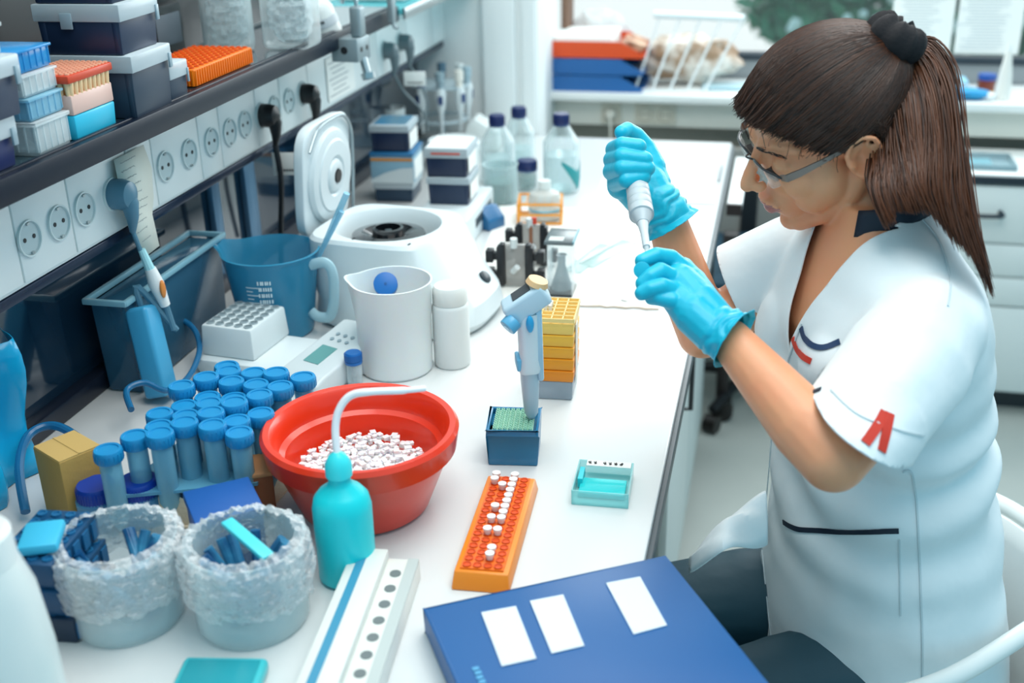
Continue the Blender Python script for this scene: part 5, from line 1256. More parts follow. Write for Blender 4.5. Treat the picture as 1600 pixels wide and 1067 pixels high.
bm_ = MB(); torso(bm_, .52, 1.0, .72); torso(bm_, .95, 1.235, .875)
nb = Vector((.137, 1.414, 1.185)); limb(bm_, [nb, hl(-.035, 0, -.075), hl(-.02, 0, -.02)], [.062, .053, .052], 20)
for s in (-1, 1): limb(bm_, [nb+Vector((0, 0, .0))+TF*.035, hl(-.012, s*.045, -.035)], [.014, .013], 10)      # neck tendons
limb(bm_, [nb+TL*.02+TF*.06+Vector((0, 0, -.02)), nb+TL*.11+TF*.04+Vector((0, 0, -.01))], [.010, .009], 8); limb(bm_, [nb-TL*.02+TF*.06+Vector((0, 0, -.02)), nb-TL*.11+TF*.04+Vector((0, 0, -.01))], [.010, .009], 8)
arm(bm_, shN, elN, wrN); arm(bm_, shF, elF, wrF)
limb(bm_, [hipN, knN, knN+Vector((-.02, 0, -.42))], [.080, .055, .038]); limb(bm_, [hipF, knF, knF+Vector((-.02, 0, -.42))], [.080, .055, .038])
# head volumes, in the head's own frame
def hb(c, r, n=28): bm_.ball(c, r, n, M=HM)
def hlimb(pts, rs, n=14): limb(bm_, [hl(*p) for p in pts], rs, n)
hb((-.010, 0, .040), (.088, .070, .078)); hb((.030, 0, .040), (.058, .061, .064)); hb((.035, 0, -.012), (.058, .059, .080))
for s in (-1, 1):
    hlimb([(-.004, s*.056, -.030), (.012, s*.053, -.058), (.045, s*.036, -.082), (.072, s*.014, -.094)], [.015, .015, .0145, .014])
    hb((.056, s*.036, -.020), (.030, .025, .028)); hb((.050, s*.040, -.045), (.028, .020, .028)); hb((.035, s*.050, -.03), (.03, .016, .035))
    hlimb([(.088, s*.010, .032), (.080, s*.034, .037), (.062, s*.054, .033)], [.0075, .0080, .007])
    hb((.0765, s*.0315, .010), (.0125, .0145, .0125))
hb((.066, 0, -.058), (.034, .032, .034)); hb((.078, 0, -.097), (.015, .018, .013)); hb((.055, 0, -.085), (.03, .03, .022))
hlimb([(.086, 0, .028), (.100, 0, .008), (.112, 0, -.008), (.1175, 0, -.019)], [.0065, .0070, .0085, .0098], 16)
for s in (-1, 1): hb((.106, s*.0105, -.023), (.0095, .0072, .0075), 16)
hlimb([(.096, -.021, -.056), (.103, -.010, -.050), (.1045, 0, -.051), (.103, .010, -.050), (.096, .021, -.056)], [.0025, .0052, .0052, .0052, .0025], 12)
hlimb([(.094, -.019, -.059), (.100, -.008, -.0645), (.101, 0, -.065), (.100, .008, -.0645), (.094, .019, -.059)], [.0025, .0058, .0062, .0058, .0025], 12)
# ears
for s in (-1, 1):
    e = [(.010, .074, -.022), (.016, .075, -.006), (.018, .077, .012), (.010, .081, .028), (-.006, .085, .034), (-.022, .088, .026), (-.027, .088, .008), (-.022, .085, -.010), (-.010, .080, -.024), (.002, .076, -.031)]
    e = [(-.004+(x+.004)*.84, s*(.070+(y-.070)*.8), .0+z*.86) for x, y, z in e]; q = [hl(*p) for p in e]; limb(bm_, q+[q[0]], [.0044, .0040, .0038, .0036, .0036, .0036, .0038, .0040, .0054, .0058, .0044], 10)
    limb(bm_, [hl(-.010, s*.080, .018), hl(-.015, s*.081, .005), hl(-.010, s*.077, -.008)], [.0034, .0036, .0034], 8)
    hb((-.004, s*.071, .002), (.017, .0060, .023), 18); hlimb([(.013, s*.076, -.004), (.010, s*.077, -.009)], [.0045, .004], 8)
body = fuse(bm_, 'body', [SK, LIPM], .0024, 9, None, .5)
me = body.data; n = len(me.vertices); co = np.empty(n*3); me.vertices.foreach_get('co', co); co = co.reshape(-1, 3)
inv = np.array(HM.inverted()); loc = co @ inv[:3, :3].T+inv[:3, 3]
def brush(c, r, d, loc=loc):
    w = np.exp(-(((loc-np.array(c))/np.array(r))**2).sum(1)); return w[:, None]*np.array(d)
D = np.zeros_like(loc)
for s in (-1, 1):
    D += brush((.090, s*.020, .012), (.010, .009, .012), (-.0035, 0, 0))          # inner eye corner
    D += brush((.088, s*.031, .0235), (.008, .016, .0045), (-.0022, 0, .0))        # crease above the lid
    D += brush((.085, s*.031, -.003), (.010, .014, .005), (-.0020, 0, 0))
    pass
    D += brush((-.002, s*.078, -.002), (.008, .012, .009), (0, -s*.0060, 0))        # ear bowl
    D += brush((.112, s*.016, -.014), (.006, .004, .006), (0, -s*.001, 0))
D += brush((.101, 0, -.0578), (.008, .017, .0018), (-.0026, 0, 0))
D += brush((.110, 0, -.040), (.010, .0035, .006), (-.0012, 0, 0))
D += brush((.098, 0, -.080), (.012, .02, .007), (-.0030, 0, 0))
loc += D; fw = np.array(HM); co = loc @ fw[:3, :3].T+fw[:3, 3]
me.vertices.foreach_set('co', co.ravel())
lipm = (loc[:, 0] > .0935) & (np.abs(loc[:, 1]) < .0205) & (loc[:, 2] < -.0478+.0000*loc[:, 1]) & (loc[:, 2] > -.0705)
lipm &= ((loc[:, 2]+.0585)/.0125)**2+(loc[:, 1]/.0215)**2 < 1
mi = np.zeros(len(me.polygons), dtype=np.int32)
for i, p in enumerate(me.polygons):
    if lipm[p.vertices[0]]: mi[i] = 1
me.polygons.foreach_set('material_index', mi); me.update(); own(body)
# brows, lashes, lower lid line
DH = mat('dark_lash', '#1E1310', .5)
for s in (-1, 1):
    mb = MB(); rr = random.Random(3+s)
    for k in range(70):
        f = rr.random(); y = .012+.042*f; z = .033+.006*math.sin(f*2.4)-.004*f+rr.uniform(-.0022, .0022); x = .0955-.10*(y-.010)**1.3*3.2
        x = .0960-.0035*f-10.5*(max(0, y-.018))**2*1.0
        mb.tube([hl(x, s*y, z), hl(x-.0025, s*(y+.006), z+.0015*(1-f))], [.0005, .0002], 4)
    own(mb.build('eyebrow', DH, None))
    mb = MB()
    for k in range(26):
        f = k/25; y = .019+.026*f; x = .0895-9*(y-.031)**2*1.4; z = .0035-6*(y-.031)**2
        mb.tube([hl(x, s*y, z), hl(x+.004, s*(y+.0008*(f-.4)*6), z-.0015), hl(x+.0085, s*(y+.003*(f-.4)*2), z-.0005)], [.00045, .0004, .00015], 4)
    mb.tube([hl(.0895-12.6*((.018+.028*k/10)-.031)**2, s*(.018+.028*k/10), .0035-6*((.018+.028*k/10)-.031)**2) for k in range(11)], .0008, 6)
    own(mb.build('eyelashes', DH, None))

# ------------------------------------------------------------------ trousers
TM = mat('trouser_teal', '#17414F', .65, bump=(8, .5, .01))
mb = MB(); limb(mb, [hipN, hipN.lerp(knN, .5), knN, knN+Vector((-.02, 0, -.2)), knN+Vector((-.02, 0, -.44))], [.098, .088, .070, .062, .055], 20); limb(mb, [hipF, hipF.lerp(knF, .5), knF, knF+Vector((-.02, 0, -.2)), knF+Vector((-.02, 0, -.44))], [.098, .088, .070, .062, .055], 20)
mb.ball((.205, 1.42, .57), (.14, .17, .10), 20)
own(fuse(mb, 'trousers', TM, .006, 6))

# ------------------------------------------------------------------ tunic
TU = mat('tunic_cotton', '#E8EEF0', .75, bump=(7, .35, .02)); NV = mat('navy_trim', '#0C1D30', .6); RD = mat('red_trim', '#C9301B', .6)
hemN, hemF = at(1350, 660, 1.228), at(1150, 448, 1.60)
def sleeve(mb, a, hem, r, b0):
    ax = (hem-a).normalized(); e = hem+ax*(.065 if b0 else .03); limb(mb, [a, a.lerp(hem, .35), a.lerp(hem, .7), e], r, 28)
mb = MB(); torso(mb, .46, 1.272, 1.0, ex=2.3)
for s in (-1, 1): mb.ball(Vector((.145, 1.402, 1.055))+TF*.072+TL*.066*s, (.058, .058, .056), 22)
sleeve(mb, shN+Vector((-.012, .01, .0)), hemN, [.062, .068, .067, .062], 1); sleeve(mb, shF+Vector((.0, .0, .0)), hemF, [.062, .064, .062, .060], 0)
# lap drape over the thighs
pass
tun = fuse(mb, 'tunic', TU, .0042, 16, None, .5)
bm = bmesh.new(); bm.from_mesh(tun.data)
def cut(co_, no, near=None, rad=0, clear=True, cond=None):
    fs = [f for f in bm.faces if (near is None or (f.calc_center_median()-near).length < rad)]
    vs = {v for f in fs for v in f.verts}; es = {e for f in fs for e in f.edges}
    bmesh.ops.bisect_plane(bm, geom=list(vs)+list(es)+fs, plane_co=co_, plane_no=no, dist=1e-6)
    if clear:
        dl = [f for f in bm.faces if (near is None or (f.calc_center_median()-near).length < rad) and (f.calc_center_median()-co_).dot(no) > 1e-5]
        bmesh.ops.delete(bm, geom=dl, context='FACES')
vv = (hemN-Vector(CAM)).normalized(); an = (hemN-shN).normalized(); an = (an-vv*an.dot(vv)+vv*.22).normalized(); cut(hemN, an, hemN+an*.03, .13); cut(hemF, (hemF-shF).normalized(), hemF, .11)
cut(Vector((0, 0, .53)), Vector((0, 0, -1)))
ncut = Vector((.130, 1.413, 1.232)); nn = (Vector((0, 0, 1))+TF*.30).normalized(); cut(ncut, nn, ncut+Vector((0, 0, .03)), .085)
apx = Vector((.142, 1.40, 1.050)); kk = .34
pn_ = [(TL-Vector((0, 0, 1))*kk).normalized(), (-TL-Vector((0, 0, 1))*kk).normalized()]
fcen = apx+TF*.09+Vector((0, 0, .09))
for q in pn_: cut(apx, q, fcen, .20, clear=False)
dl = [f for f in bm.faces if (f.calc_center_median()-apx).dot(pn_[0]) < -1e-5 and (f.calc_center_median()-apx).dot(pn_[1]) < -1e-5 and (f.calc_center_median()-apx).dot(TF) > .02 and f.calc_center_median().z > 1.0]
bmesh.ops.delete(bm, geom=dl, context='FACES')
# folds: pulled diagonals round the waist, under the arm and over the hip
for v in bm.verts:
    p = v.co; u = (p-Vector((.17, 1.41, p.z))); s = u.dot(TL); f = u.dot(TF); nrm = v.normal
    w = math.exp(-((p.z-.90)/.11)**2)
    fold = .0095*w*math.sin(70*(p.z+.35*s+.1*f)+3*noise.noise(p*6))
    fold += .005*noise.noise(Vector((p.x*9, p.y*9, p.z*5)))*math.exp(-((p.z-.75)/.25)**2)
    hx = (p-shN).length; fold += .0045*math.exp(-(hx/.13)**2)*math.sin(60*(p.x-.3*p.z)+4*noise.noise(p*9))*(1 if (p-elN).length > .1 else .4)
    fold += .0022*noise.noise(p*22)
    v.co = p+nrm*fold
bm.to_mesh(tun.data); bm.free(); tun.data.polygons.foreach_set('use_smooth', [True]*len(tun.data.polygons))
FM = MB(); r1 = spline([at(1196, 768, 1.46), at(1160, 793, 1.45), at(1120, 825, 1.44), at(1076, 884, 1.45)], 6); r2 = spline([at(1198, 852, 1.455), at(1170, 855, 1.43), at(1130, 862, 1.385), at(1078, 893, 1.435)], 6)
vs = []; fs = []
for i in range(9):
    for k in range(19): f = i/8; q = r1[k].lerp(r2[k], f); vs.append(q+Vector((0, 0, .014*math.sin(PI*f)+.003*math.sin(9*f+k*.5))))
for i in range(8):
    for k in range(18): fs.append((i*19+k, i*19+k+1, (i+1)*19+k+1, (i+1)*19+k))
FM.add(vs, fs); flap = FM.build('front_flap', TU); solid(flap, .003); flap.data.transform(PI_)
BV = BVHTree.FromPolygons([v.co.copy() for v in tun.data.vertices], [tuple(p.vertices) for p in tun.data.polygons])
own(tun); solid(tun, .0022, 1); flap.parent = tun
def surf(px, py, off=.002):
    d = Vector(ray(px, py)).normalized(); h = BV.ray_cast(Vector(CAM), d)
    if h[0] is None: return None
    nn_ = h[1] if h[1].dot(d) < 0 else -h[1]; return h[0]+nn_*off
def ribbon(pts, w, m, name, off=.0028, th=.0012):
    P = spline([(x, y, 0) for x, y in pts], 10); Q = [surf(p.x, p.y, off) for p in P]; Q = [q for q in Q if q]
    if len(Q) < 2: print('ribbon missed', name); return
    rs = w/2; mb = MB(); vs = []; fs = []
    for i, q in enumerate(Q):
        t = (Q[min(i+1, len(Q)-1)]-Q[max(i-1, 0)]).normalized(); view = (q-Vector(CAM)).normalized(); h = BV.find_nearest(q); nr = h[1] if h[1].dot(view) < 0 else -h[1]; s = t.cross(nr).normalized()
        for a, b in ((-rs, 0), (rs, 0), (rs, th), (-rs, th)): vs.append(q+s*a+nr*b)
    for i in range(len(Q)-1):
        for k in range(4): fs.append((i*4+k, i*4+(k+1) % 4, (i+1)*4+(k+1) % 4, (i+1)*4+k))
    fs += [(3, 2, 1, 0), tuple((len(Q)-1)*4+k for k in range(4))]; mb.add(vs, fs); o = mb.build(name, m, None, ang=50); o.data.transform(PI_); o.parent = tun; return o
ribbon([(1227, 815), (1240, 823), (1257, 828), (1300, 829), (1350, 829), (1404, 828)], .0068, NV, 'pocket_trim')
ribbon([(1255, 512), (1260, 528), (1272, 541), (1290, 544), (1314, 534)], .0072, mat('navy_blue_trim', '#12335A', .6), 'chest_trim')
ribbon([(1242, 528), (1248, 545), (1258, 558), (1270, 565)], .0075, RD, 'red_chest_trim')
ribbon([(1253, 612), (1268, 616), (1285, 611)], .0060, NV, 'lower_chest_trim')
ribbon([(1381, 645), (1370, 665), (1350, 694)], .0105, RD, 'sleeve_trim'); ribbon([(1388, 647), (1382, 675), (1374, 706)], .0105, RD, 'sleeve_trim')
SEAM = mat('seam_white', '#CBD6DA', .8)
ribbon([(1410, 735), (1425, 740), (1432, 800), (1437, 900), (1440, 1000), (1440, 1066)], .0022, SEAM, 'side_seam')
ribbon([(1256, 506), (1236, 560), (1212, 640), (1194, 730), (1190, 800), (1198, 900), (1208, 1000)], .0020, SEAM, 'placket_seam')
ribbon([(1405, 840), (1406, 900), (1407, 960)], .0018, SEAM, 'pocket_seam')
ribbon([(1440, 345), (1466, 380), (1482, 440), (1478, 480)], .0020, SEAM, 'shoulder_seam')
ribbon([(1300, 612), (1340, 650), (1400, 672), (1440, 680)], .0016, SEAM, 'sleeve_hem_seam')
for (x, y) in ((1187, 722), (1190, 668)):
    q = surf(x, y, .003)
    if q: o = MB().ball(q, (.005, .005, .005), 12).build('button', mat('button_shell', '#9FA7A4', .3)); o.data.transform(PI_); o.parent = tun
# stand collar round the back of the neck
mb = MB(); vs = []; fs = []; cc = Vector((.130, 1.413, 1.232)); NS = 40
for i in range(5):
    for k in range(NS+1):
        a = math.radians(38+284*k/NS); r1, r2 = .0665-.0015*i, .072-.0015*i; f = math.cos(a)*r1; s = math.sin(a)*r2; fall = .30*f+(.014 if False else 0)
        vs.append(cc+TF*f+TL*s+Vector((0, 0, -.30*f+.0075*i-.010)))
for i in range(4):
    for k in range(NS): fs.append((i*(NS+1)+k, i*(NS+1)+k+1, (i+1)*(NS+1)+k+1, (i+1)*(NS+1)+k))
mb.add(vs, fs); o = mb.build('collar', NV); o.data.transform(PI_); o.parent = tun; solid(o, .003)

# ------------------------------------------------------------------ gloves
GL = mat('glove_nitrile', '#14B4D0', .38, bump=(60, .35, .003))
GL.node_tree.nodes['Principled BSDF'].inputs['Specular IOR Level'].default_value = .4
def glove(name, chains, cuff, label):
    mb = MB()
    for pts, rs in chains: limb(mb, [at(*p) for p in pts], rs, 16)
    c0, c1, r0, r1 = cuff; limb(mb, [c0, c0.lerp(c1, .5), c1, c1+(c1-c0).normalized()*.012], [r0, (r0+r1)/2, r1, r1], 24)
    o = fuse(mb, name, GL, .0015, 5, None, .5)
    b = bmesh.new(); b.from_mesh(o.data); ax = (c1-c0).normalized(); e = c1
    fs = [f for f in b.faces if (f.calc_center_median()-e).length < .09]; vs = {v for f in fs for v in f.verts}; es = {q for f in fs for q in f.edges}
    bmesh.ops.bisect_plane(b, geom=list(vs)+list(es)+fs, plane_co=e, plane_no=ax, dist=1e-6)
    bmesh.ops.delete(b, geom=[f for f in b.faces if (f.calc_center_median()-e).length < .09 and (f.calc_center_median()-e).dot(ax) > 1e-5], context='FACES')
    for v in b.verts:                      # gathered creases round the wrist and cuff
        t = (v.co-c0).dot(ax)/(c1-c0).length
        if t > -.6:
            w = min(1, (t+.6)/.5); v.co += v.normal*(.0013*w*math.sin(420*(v.co-c0).dot(ax)+7*noise.noise(v.co*40))+.0012*w*noise.noise(v.co*55))
            if t > .8: v.co += v.normal*.006*(t-.8)/.2
    b.to_mesh(o.data); b.free(); o.data.polygons.foreach_set('use_smooth', [True]*len(o.data.polygons)); own(o); solid(o, .0009, 1); return o
# near (left) hand: wrist lower right, fingers pinching the tube at upper left
gN = glove('left_glove', [
    ([(1122, 512, 1.295), (1092, 478, 1.315), (1062, 440, 1.335)], [.0250, .0265, .0205]),
    ([(1118, 522, 1.285), (1085, 492, 1.300), (1052, 462, 1.315)], [.0240, .0235, .0165]),
    ([(1105, 490, 1.31), (1078, 445, 1.345), (1066, 422, 1.355)], [.0240, .0210, .0150]),
    ([(1068, 424, 1.350), (1048, 404, 1.345), (1026, 399, 1.335), (1003, 408, 1.328)], [.0130, .0103, .0090, .0080]),      # index
    ([(1056, 440, 1.330), (1032, 424, 1.318), (1016, 432, 1.312), (1004, 443, 1.312)], [.0130, .0100, .0088, .0080]),      # middle
    ([(1058, 460, 1.315), (1034, 448, 1.300), (1016, 452, 1.298), (1003, 458, 1.300)], [.0130, .0100, .0088, .0080]),      # ring
    ([(1072, 478, 1.310), (1050, 470, 1.298), (1030, 466, 1.300), (1018, 466, 1.308)], [.0120, .0092, .0080, .0072]),      # little
    ([(1085, 452, 1.350), (1060, 428, 1.372), (1038, 420, 1.372), (1022, 419, 1.362)], [.0150, .0125, .0102, .0088]),      # thumb behind
], (at(1128, 518, 1.29), at(1148, 531, 1.283), .0285, .0330), '')
# far (right) hand: fist round the pipette, thumb on the plunger
gF = glove('right_glove', [
    ([(1028, 315, 1.535), (1010, 290, 1.54), (990, 262, 1.545)], [.0260, .0290, .0270]),
    ([(1025, 320, 1.535), (1000, 305, 1.53), (975, 288, 1.525)], [.0240, .0250, .0200]),
    ([(985, 245, 1.54), (972, 262, 1.53), (970, 290, 1.52)], [.0200, .0200, .0180]),
    ([(1022, 290, 1.545), (1010, 262, 1.55), (998, 236, 1.545)], [.0230, .0230, .0150]),
    ([(972, 240, 1.530), (960, 234, 1.510), (972, 227, 1.472), (998, 229, 1.470)], [.0130, .0115, .0105, .0095]),        # index
    ([(970, 256, 1.528), (957, 250, 1.505), (972, 245, 1.466), (1008, 249, 1.468)], [.0132, .0118, .0108, .0096]),         # middle
    ([(970, 274, 1.525), (956, 268, 1.502), (972, 263, 1.463), (1012, 263, 1.468)], [.0132, .0116, .0106, .0094]),         # ring
    ([(972, 292, 1.522), (962, 286, 1.504), (978, 282, 1.462), (1006, 277, 1.468)], [.0122, .0106, .0096, .0086]),         # little
    ([(1018, 262, 1.548), (1008, 232, 1.550), (994, 212, 1.542), (980, 203, 1.530), (971, 207, 1.518)], [.0190, .0140, .0112, .0100, .0090]),  # thumb
], (at(1030, 318, 1.535), at(1051, 352, 1.54), .0300, .0335), '')

# ------------------------------------------------------------------ held pipette and tube (things of their own)
pa, pb = at(984, 214, 1.545), at(1013, 405, 1.375)
hp = thing('pipette', 'grey-white pipette held in the raised glove, its tip in the small tube', 'pipette', pb)
axp = (pa-pb); Lp = axp.length; x_, y_, z_ = frame_to(axp); MP = Matrix(((x_.x, y_.x, z_.x, 0), (x_.y, y_.y, z_.y, 0), (x_.z, y_.z, z_.z, 0), (0, 0, 0, 1)))
GP_ = mat('pipette_grey', '#C9D2D6', .35)
def onp(mb, name, m): o = mb.build(name, m, hp); o.data.transform(MP); return o
print('pipette length', Lp)
onp(MB().lathe([(0, -.03), (.0010, -.03), (.0036, .028), (.0042, .030), (0, .030)], 16), 'tip', clear('tip_clear', '#E8F0F2', .4, .9, .1))
onp(MB().lathe([(0, .022), (.0046, .022), (.0050, .05), (.0062, Lp*.24), (.0078, Lp*.29), (0, Lp*.29)], 24), 'tip_cone', GP_)
pf = [(0, Lp*.27), (.0078, Lp*.27), (.0135, Lp*.33)]
for k in range(7): z0 = Lp*(.335+.055*k); pf += [(.0158-.0003*k, z0), (.0158-.0003*k, z0+Lp*.044), (.0148-.0003*k, z0+Lp*.050)]
pf += [(.0135, Lp*.74), (.013, Lp*.86), (.011, Lp*.90), (0, Lp*.90)]
onp(MB().lathe(pf, 32), 'handle', mat('handle_grey', '#B9C3C8', .4)); onp(MB().lathe([(.006, Lp*.88), (.006, Lp*.985), (.011, Lp*.99), (.0115, Lp*1.03), (0, Lp*1.035)], 24), 'plunger', mat('plunger_amber', '#E2A460', .4))
onp(MB().box((.0, 0, Lp*.965), (.030, .014, .004)), 'finger_rest', WHITE)
tb_ = at(1018, 422, 1.352); tt_ = thing('sample_tube', 'tiny clear sample tube with an open cyan lid pinched in the lower glove', 'tube', tb_)
ta = (at(1014, 408, 1.352)-at(1024, 436, 1.35)).normalized(); x_, y_, z_ = frame_to(ta); MT = Matrix(((x_.x, y_.x, z_.x, 0), (x_.y, y_.y, z_.y, 0), (x_.z, y_.z, z_.z, 0), (0, 0, 0, 1)))
o = MB().lathe([(0, -.024), (.002, -.022), (.0052, -.006), (.0054, .012), (.0065, .0125), (.0065, .014), (.0050, .014), (.0048, -.005), (0, -.02)], 22).build('tube_wall', clear('tube_clear', '#E6F2F4', .45, .9, .1), tt_); o.data.transform(MT)
lc = at(1003, 422, 1.318)-tb_; vd = (Vector(CAM)-at(1003, 422, 1.318)).normalized()
MB().cyl(lc, lc+vd*.004, .0098, .0098, 28).cyl(lc-vd*.003, lc, .0075, .0075, 24).build('lid', mat('lid_cyan', '#19B6D2', .35), tt_, bevel=.0006)
MB().tube([lc+Vector((.004, 0, -.004)), at(1012, 432, 1.330)-tb_, at(1016, 424, 1.345)-tb_], .0012, 6).build('lid_hinge', mat('lid_cyan', '', 0), tt_)

# ------------------------------------------------------------------ eyeglasses
GM = mat('glasses_metal', '#3A3C3F', .28, .85); gl_o = []
def G(mb, name, m, parent): o = mb.build(name, m, None, ang=40); o.data.transform(HM); o.data.transform(PI_); o.parent = parent; return o
ge = bpy.data.objects.new('eyeglasses', None); COL.objects.link(ge); ge.parent = person
mb = MB(); mb.tube(spline([(.102, .008, .016), (.108, .0, .019), (.102, -.008, .016)], 6), .0012, 8)
for s in (-1, 1):
    mb.tube(spline([(.102, s*.008, .016), (.1035, s*.020, .021), (.102, s*.040, .020), (.094, s*.058, .016), (.090, s*.064, .013)], 6), .0015, 8)
    mb.tube(spline([(.101, s*.010, .014), (.097, s*.010, .004), (.096, s*.0125, -.002)], 5), .0010, 6)
G(mb, 'frame', GM, ge)
for s in (-1, 1):
    mb = MB(); U_ = [(.1035, s*.010, .016), (.1045, s*.022, .0205), (.1025, s*.042, .0195), (.0945, s*.059, .015)]; Lw = [(.101, s*.012, .002), (.1015, s*.020, -.008), (.0995, s*.044, -.008), (.0925, s*.058, .000)]
    mb.strip([Vector(p) for p in spline(U_, 5)], [Vector(p) for p in spline(Lw, 5)]); o = G(mb, 'lens', clear('lens_glass', '#F6FAFA', .03, .25, .02), ge); solid(o, .0015)
    mb = MB(); P1 = [(.091, s*.063, .014), (.086, s*.070, .0145), (.070, s*.0735, .016), (.045, s*.0755, .018), (.020, s*.0775, .021)]; hs_ = [.0042, .0052, .0048, .0034, .0024]; vs = []; fs = []
    for p, h_ in zip(P1, hs_):
        for a, b in ((-.0009, -h_), (.0009, -h_), (.0009, h_), (-.0009, h_)): vs.append((p[0], p[1]+a*s, p[2]+b))
    for i in range(len(P1)-1):
        for k in range(4): fs.append((i*4+k, i*4+(k+1) % 4, (i+1)*4+(k+1) % 4, (i+1)*4+k))
    fs += [(3, 2, 1, 0), (16, 17, 18, 19)]; mb.add(vs, fs); G(mb, 'temple', mat('temple_steel', '#6E6B68', .3, .8), ge)

# ------------------------------------------------------------------ hair
def hair_mat(name, c1, c2):
    m = bpy.data.materials.new(name); m.use_nodes = True; nt = m.node_tree; b = nt.nodes['Principled BSDF']
    at_ = nt.nodes.new('ShaderNodeAttribute'); at_.attribute_name = 'strand'; r = nt.nodes.new('ShaderNodeValToRGB')
    r.color_ramp.elements[0].color = lin(c1); r.color_ramp.elements[1].color = lin(c2); nt.links.new(at_.outputs['Fac'], r.inputs[0]); nt.links.new(r.outputs[0], b.inputs['Base Color'])
    b.inputs['Roughness'].default_value = .38; b.inputs['Specular IOR Level'].default_value = .45; return m
HM1 = hair_mat('brown_hair', '#1C0D07', '#55301C'); HM2 = hair_mat('brown_hair_ends', '#27120A', '#713F22')
def strands(name, lst, m, parent=None, n=4):
    """lst: (points, radii, tone 0..1)"""
    vs = []; fs = []; tone = []
    for pts, rs, tn in lst:
        o = len(vs); N = len(pts); up = None
        for i, p in enumerate(pts):
            t = (pts[min(i+1, N-1)]-pts[max(i-1, 0)]).normalized()
            if up is None: x, y, _ = frame_to(t)
            else: x = (up-t*up.dot(t)).normalized(); y = t.cross(x)
            up = x
            for k in range(n): a = 2*PI*k/n; vs.append(p+(x*math.cos(a)+y*math.sin(a))*rs[i])
        for i in range(N-1):
            for k in range(n): fs.append((o+i*n+k, o+i*n+(k+1) % n, o+(i+1)*n+(k+1) % n, o+(i+1)*n+k))
        tone += [tn]*(N*n)
    me = bpy.data.meshes.new(name); me.from_pydata([tuple(v) for v in vs], [], fs); at2 = me.attributes.new('strand', 'FLOAT', 'POINT'); at2.data.foreach_set('value', tone)
    me.materials.append(m); me.polygons.foreach_set('use_smooth', [True]*len(fs)); me.transform(PI_)
    o = bpy.data.objects.new(name, me); COL.objects.link(o); o.parent = parent or person; return o
HE_c, HE_r = Vector((-.002, 0, .038)), Vector((.104, .081, .091))      # hair volume ellipsoid in the head frame
TIE = Vector((-.082, .012, .074))
def esurf(v, k=1.0): v = v.normalized(); return Vector((HE_c.x+v.x*HE_r.x*k, HE_c.y+v.y*HE_r.y*k, HE_c.z+v.z*HE_r.z*k))
def edir(p): return Vector(((p.x-HE_c.x)/HE_r.x, (p.y-HE_c.y)/HE_r.y, (p.z-HE_c.z)/HE_r.z)).normalized()
# hairline as polar limit: for an azimuth round the face the lowest elevation that still carries hair (head frame)
HLN = [(.098, 0, .078), (.094, .028, .076), (.078, .052, .066), (.056, .066, .046), (.038, .072, .030), (.022, .076, .022), (.012, .078, .030), (-.006, .082, .044), (-.024, .084, .034), (-.034, .082, .010), (-.040, .074, -.016), (-.052, .055, -.040), (-.066, .028, -.052), (-.070, 0, -.055)]
hl_line = [Vector(p) for p in HLN]+[Vector((p[0], -p[1], p[2])) for p in HLN[-2:0:-1]]
hl_s = spline(hl_line+[hl_line[0]], 14); td = edir(TIE)
cap = MB(); NR = 22; rows = []
vs = []; fs = []; M_ = len(hl_s)-1
for j in range(NR+1):
    f = j/NR
    for p in hl_s[:-1]:
        d0 = edir(p); d = d0.slerp(td, f) if False else (d0*math.sin((1-f)*d0.angle(td))+td*math.sin(f*d0.angle(td)))/max(1e-6, math.sin(d0.angle(td)))
        f = .05+.95*f; d = (d0*math.sin((1-f)*d0.angle(td))+td*math.sin(f*d0.angle(td)))/max(1e-6, math.sin(d0.angle(td)))
        lift = .90+.09*min(1, (f-.05)*6); q = esurf(d, lift*(1+.01*math.sin(PI*f)))
        vs.append(q)
for j in range(NR):
    for k in range(M_): fs.append((j*M_+k, j*M_+(k+1) % M_, (j+1)*M_+(k+1) % M_, (j+1)*M_+k))
cap.add([hl(*v) for v in vs], fs); o = cap.build('hair_cap', mat('hair_base', '#1D100B', .45)); hair = own(o); hair.name = 'hair'
rr = random.Random(21); lst = []
for k in range(9000):
    u = rr.random()*M_; i = int(u); p = hl_s[i].lerp(hl_s[i+1], u-i); f0 = 0 if k % 3 else rr.random()*.55; p = p+Vector((rr.gauss(0, .003), 0, rr.gauss(0, .0035)-.001)); d0 = edir(p); ang = d0.angle(td); pts = []; w1 = rr.uniform(-.03, .03); lift = rr.uniform(1.0, 1.022)
    side = d0.cross(td).normalized(); N = 13
    for q in range(N):
        f = f0+(1-f0)*q/(N-1); d = (d0*math.sin((1-f)*ang)+td*math.sin(f*ang))/math.sin(ang)+side*w1*math.sin(PI*f)
        P = esurf(d, (.95+.05*min(1, f*6))*lift*(1+.02*math.sin(PI*f))+.010*min(1, f*3))
        if f0 == 0 and f < .25: P = p.lerp(P, (f/.25)**.8)
        pts.append(hl(*P))
    lst.append((pts, [.0003, .0005]+[.00075]*(N-3)+[.0006], min(1, max(0, .35+.5*noise.noise(Vector((u*.25, 0, 1)))+rr.uniform(-.3, .3)))))
o = strands('combed_strands', lst, HM1, hair); o['kind'] = 'stuff'
# wisps at the temple, forehead and in front of the ear
lst = []
for k in range(14):
    p = hl_s[rr.randint(6, 70)] if k < 30 else Vector((.024, .077, .020)); a = Vector(p); e = a+Vector((rr.uniform(.0, .014), rr.uniform(-.002, .006), rr.uniform(-.030, -.008))); m2 = a.lerp(e, .5)+Vector((rr.uniform(0, .008), .004, 0))
    lst.append(([hl(*q) for q in spline([a, m2, e], 4)], [.00035]*9, rr.random()))
strands('wisps', lst, HM2, hair)
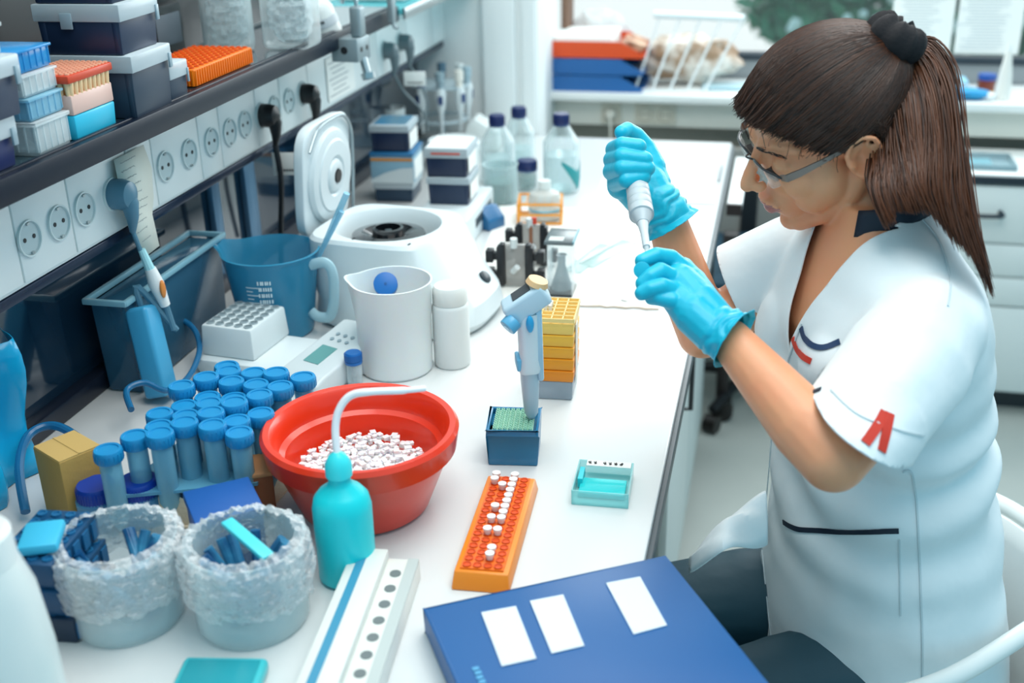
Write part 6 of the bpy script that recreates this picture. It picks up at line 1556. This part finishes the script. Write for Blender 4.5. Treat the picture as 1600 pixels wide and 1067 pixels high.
# ponytail
T0 = hl(*TIE); gd = (T0-Vector(CAM)).dot(Vector(CF)); print('tie px', gd)
guides = [
 [(1400, 85, 1.37), (1430, 66, 1.35), (1466, 115, 1.335), (1490, 230, 1.32), (1520, 350, 1.30), (1553, 472, 1.29)],
 [(1400, 88, 1.36), (1427, 74, 1.34), (1458, 130, 1.31), (1480, 235, 1.29), (1505, 330, 1.28), (1540, 430, 1.28)],
 [(1402, 92, 1.37), (1424, 95, 1.32), (1446, 150, 1.29), (1462, 230, 1.275), (1476, 310, 1.265), (1500, 390, 1.265)],
 [(1400, 98, 1.37), (1415, 110, 1.32), (1425, 165, 1.29), (1432, 230, 1.275), (1440, 290, 1.26), (1462, 340, 1.26)],
 [(1398, 102, 1.38), (1408, 125, 1.33), (1408, 180, 1.31), (1400, 240, 1.29), (1392, 290, 1.275), (1402, 335, 1.27)],
 [(1398, 106, 1.39), (1404, 135, 1.35), (1398, 190, 1.33), (1382, 240, 1.305), (1364, 295, 1.285), (1388, 364, 1.275)]]
GW = [[at(*p) for p in g_] for g_ in guides]; lst = []
for k in range(4200):
    u = rr.random()*(len(GW)-1); i = min(int(u), len(GW)-2); f = u-i; e = rr.gauss(0, 1); g2 = rr.gauss(0, 1); st = rr.uniform(.84, 1.0) if rr.random() < .7 else rr.uniform(.55, .9); cl = round(u*9)/9; clump = .5*noise.noise(Vector((cl*7, 0, 0)))
    G_ = [GW[i][q].lerp(GW[i+1][q], f) for q in range(6)]; N = 20; S_ = spline(G_, 6); pts = []
    for q in range(N):
        v = q/(N-1)*st*(len(S_)-1); v = min(v, len(S_)-1.001); a = int(v); P = S_[a].lerp(S_[a+1], v-a); t = q/(N-1); sp = .004+.010*math.sin(PI*min(1, t*1.1))
        pts.append(P+Vector((0, 1, 0))*abs(g2)*sp*1.4+Vector((e*sp*.55, 0, e*sp*.2))+Vector((.006*clump*t, 0, 0)))
    lst.append((pts, [.0008]*(N-3)+[.0007, .0005, .0002], min(1, max(0, .4+.75*clump+rr.uniform(-.3, .3)))))
o = strands('ponytail', lst, HM2, hair); o['kind'] = 'stuff'
# scrunchie
mb = MB(); dT = (at(1440, 75, gd)-T0).normalized(); dT = (hl(TIE.x-.05, TIE.y, TIE.z+.045)-T0).normalized(); x_, y_, z_ = frame_to(dT); n1, n2 = 44, 16; vs = []; fs = []
for i in range(n1):
    a = 2*PI*i/n1; r2 = .0150*(1+.35*noise.noise(Vector((math.cos(a)*2.5, math.sin(a)*2.5, 4)))+.12*math.sin(a*9)); c = T0+dT*.016+(x_*math.cos(a)+y_*math.sin(a))*.021
    for k in range(n2):
        b = 2*PI*k/n2; vs.append(c+(x_*math.cos(a)+y_*math.sin(a))*math.cos(b)*r2+z_*math.sin(b)*r2*1.35)
for i in range(n1):
    for k in range(n2): fs.append((i*n2+k, ((i+1) % n1)*n2+k, ((i+1) % n1)*n2+(k+1) % n2, i*n2+(k+1) % n2))
mb.add(vs, fs); own(mb.build('hair_tie', mat('black_velvet', '#0F0C12', .8, bump=(120, .6))))
